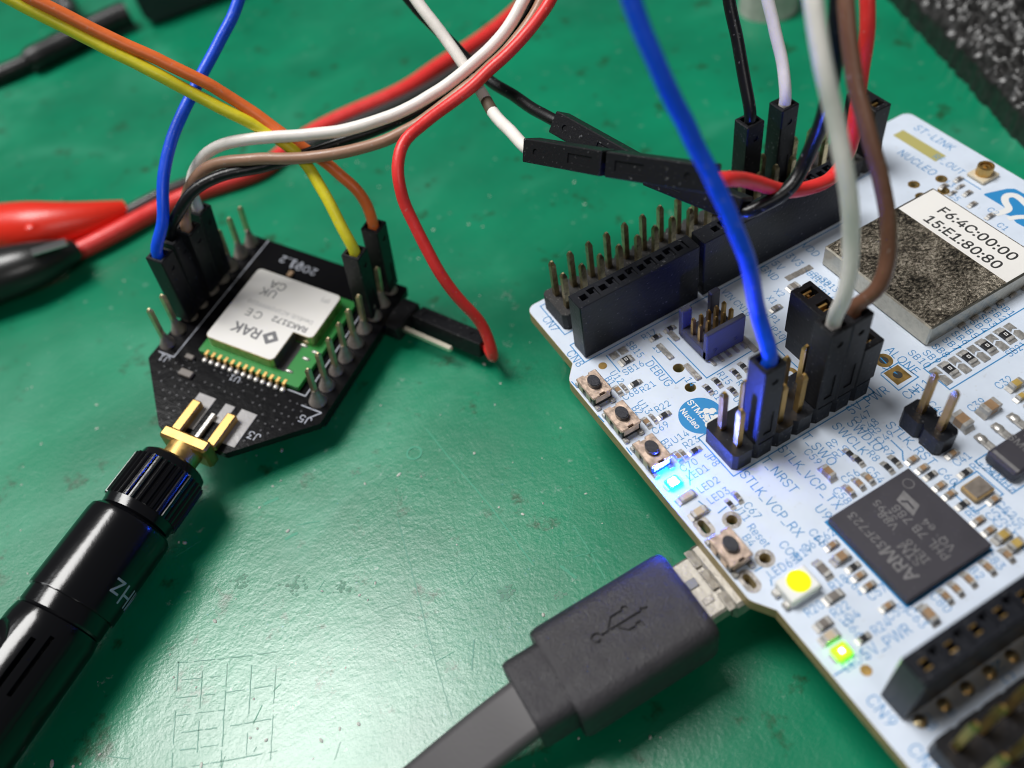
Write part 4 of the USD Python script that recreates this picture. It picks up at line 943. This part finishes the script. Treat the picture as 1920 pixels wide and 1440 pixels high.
part(R2, 'steel_jaw', moved(cbox(-.9, .9, -.25, .25, 0, np.linalg.norm(j1 - j0), .2), fmat(j0, jd, np.cross([0.0, 0, 1], jd))), M['steel'])
lead2 = [(112, 462), (140, 447), (235, 400), (330, 352), (415, 325), (490, 304), (550, 285), (620, 252), (690, 220), (770, 184), (830, 150), (890, 110), (945, 66), (1000, 10), (1060, -60)]
part(R2, 'cable', sweep(spline([on(a, b, -9.3 + .8 * (i < 4)) for i, (a, b) in enumerate(lead2)], 1.2), 1.1), mat('highlight_grey_insulation', (0.05, 0.048, 0.048), 0.3), smooth=50)  # black lead, its gloss highlight put into the colour as grey

# ------------------------------------------------------------------ things at the far edge
Q = thing('plug_cable', 'thick black cable with a sleeve and a big dark plug at the back left', 'cable', on(150, 60, -8))
part(Q, 'cable', sweep(spline([on(-80, 172, -8.7), on(-30, 152, -8.6), on(20, 132, -8.6), on(70, 108, -8.5)], 2), 1.9), M['pvc_black'], smooth=50)
part(Q, 'sleeve', sweep(spline([on(52, 118, -8.0), on(62, 112, -7.9), on(100, 93, -7.9), on(180, 52, -7.6), on(240, 24, -7.4)], 2), np.r_[2.1, np.full(1000, 2.7)][: len(spline([on(52, 118, -8.0), on(62, 112, -7.9), on(100, 93, -7.9), on(180, 52, -7.6), on(240, 24, -7.4)], 2))]), M['pvc_black'], smooth=50)
p0, p1 = on(250, -8, -5.0), on(490, -95, -5.0); pd = (p1 - p0) / np.linalg.norm(p1 - p0)
part(Q, 'plug_body', moved(rounded(-5.5, 5.5, -5.0, 5.0, 0, np.linalg.norm(p1 - p0), 2.5), fmat(p0, pd, np.cross([0.0, 0, 1], pd))), mat('navy_black_plastic', (0.012, 0.016, 0.022), 0.4), smooth=40)
W_ = thing('silver_connector', 'small bright metal connector at the back left edge beside the dark plug', 'connector', on(120, 5, -6))
part(W_, 'metal_body', sweep([on(128, 14, -5.5), on(112, 0, -5.5), on(70, -40, -5.5)], [2.2, 2.6, 2.6]), M['steel'], smooth=40)
part(W_, 'metal_tip', sweep([on(134, 22, -5.5), on(128, 14, -5.5)], [1.3, 1.6]), M['steel'], smooth=40)
Z = thing('metal_cap', 'round silvery metal cap at the back edge behind the standing plugs', 'metal part', on(1440, 5, -8))
zc = on(1440, 14, -10.5)
part(Z, 'cap_body', lathe([(0, 5.5), (4.2, 5.5), (5.0, 5.0), (5.4, 0.0), (0, 0)], 40).apply_translation(zc + [0, 0, .005]), mat('dull_metal', (0.52, 0.50, 0.46), 0.5, .3, vary=.35, vary_scale=250), smooth=30)
# foam block
ev = np.array([77.7 - 88.45, -(1.7 + 27.35)]); ev /= np.linalg.norm(ev); ov = np.array([-ev[1], ev[0]])
if ov[0] < 0: ov = -ov
f0 = np.array([88.45, 27.35]) - ev * 34; nx_, ny_ = 170, 96
gx, gy = np.meshgrid(np.arange(nx_) * .52, np.arange(ny_) * .52, indexing='ij')
pts2 = f0[None, None] + gx[..., None] * ev + gy[..., None] * ov
pp = np.concatenate([pts2, np.zeros_like(pts2[..., :1])], -1)
bumps = (meshkit.fbm(pp * .7, 4, 3) - .5) * 4.6 + (meshkit.fbm(pp * 1.4, 2, 9) - .5) * 2.4
edge = np.minimum(1, gy / 1.6); topz = -5.6 + bumps * edge - (1 - edge) * 1.6
V0 = np.concatenate([pts2 - ov * ((meshkit.fbm(pp * .8, 3, 21)[..., None] - .5) * 1.2) * (1 - edge[..., None]), topz[..., None]], -1).reshape(-1, 3)
ii, jj = np.meshgrid(np.arange(nx_ - 1), np.arange(ny_ - 1), indexing='ij'); q = np.stack([ii * ny_ + jj, (ii + 1) * ny_ + jj, (ii + 1) * ny_ + jj + 1, ii * ny_ + jj + 1], -1).reshape(-1, 4)
fc = np.vstack([q[:, [0, 1, 2]], q[:, [0, 2, 3]]]); n0 = len(V0)
rim = np.arange(nx_) * ny_; Vb = V0[rim].copy(); Vb[:, 2] = -ZB + .01; Vb[:, :2] -= ov * 0.3
V1 = np.vstack([V0, Vb]); k = np.arange(nx_ - 1)
fc = np.vstack([fc, np.stack([rim[k], n0 + k, n0 + k + 1], 1), np.stack([rim[k], n0 + k + 1, rim[k + 1]], 1)])
tf = trimesh.Trimesh(V1, fc, process=False)
if tf.face_normals[: len(q)].mean(0)[2] < 0: tf.faces = tf.faces[:, ::-1]
FB = thing('foam_block', 'coarse black foam block in the far right corner', 'foam', np.r_[f0, -ZB])
part(FB, 'foam', tf, M['foam'], smooth=True)
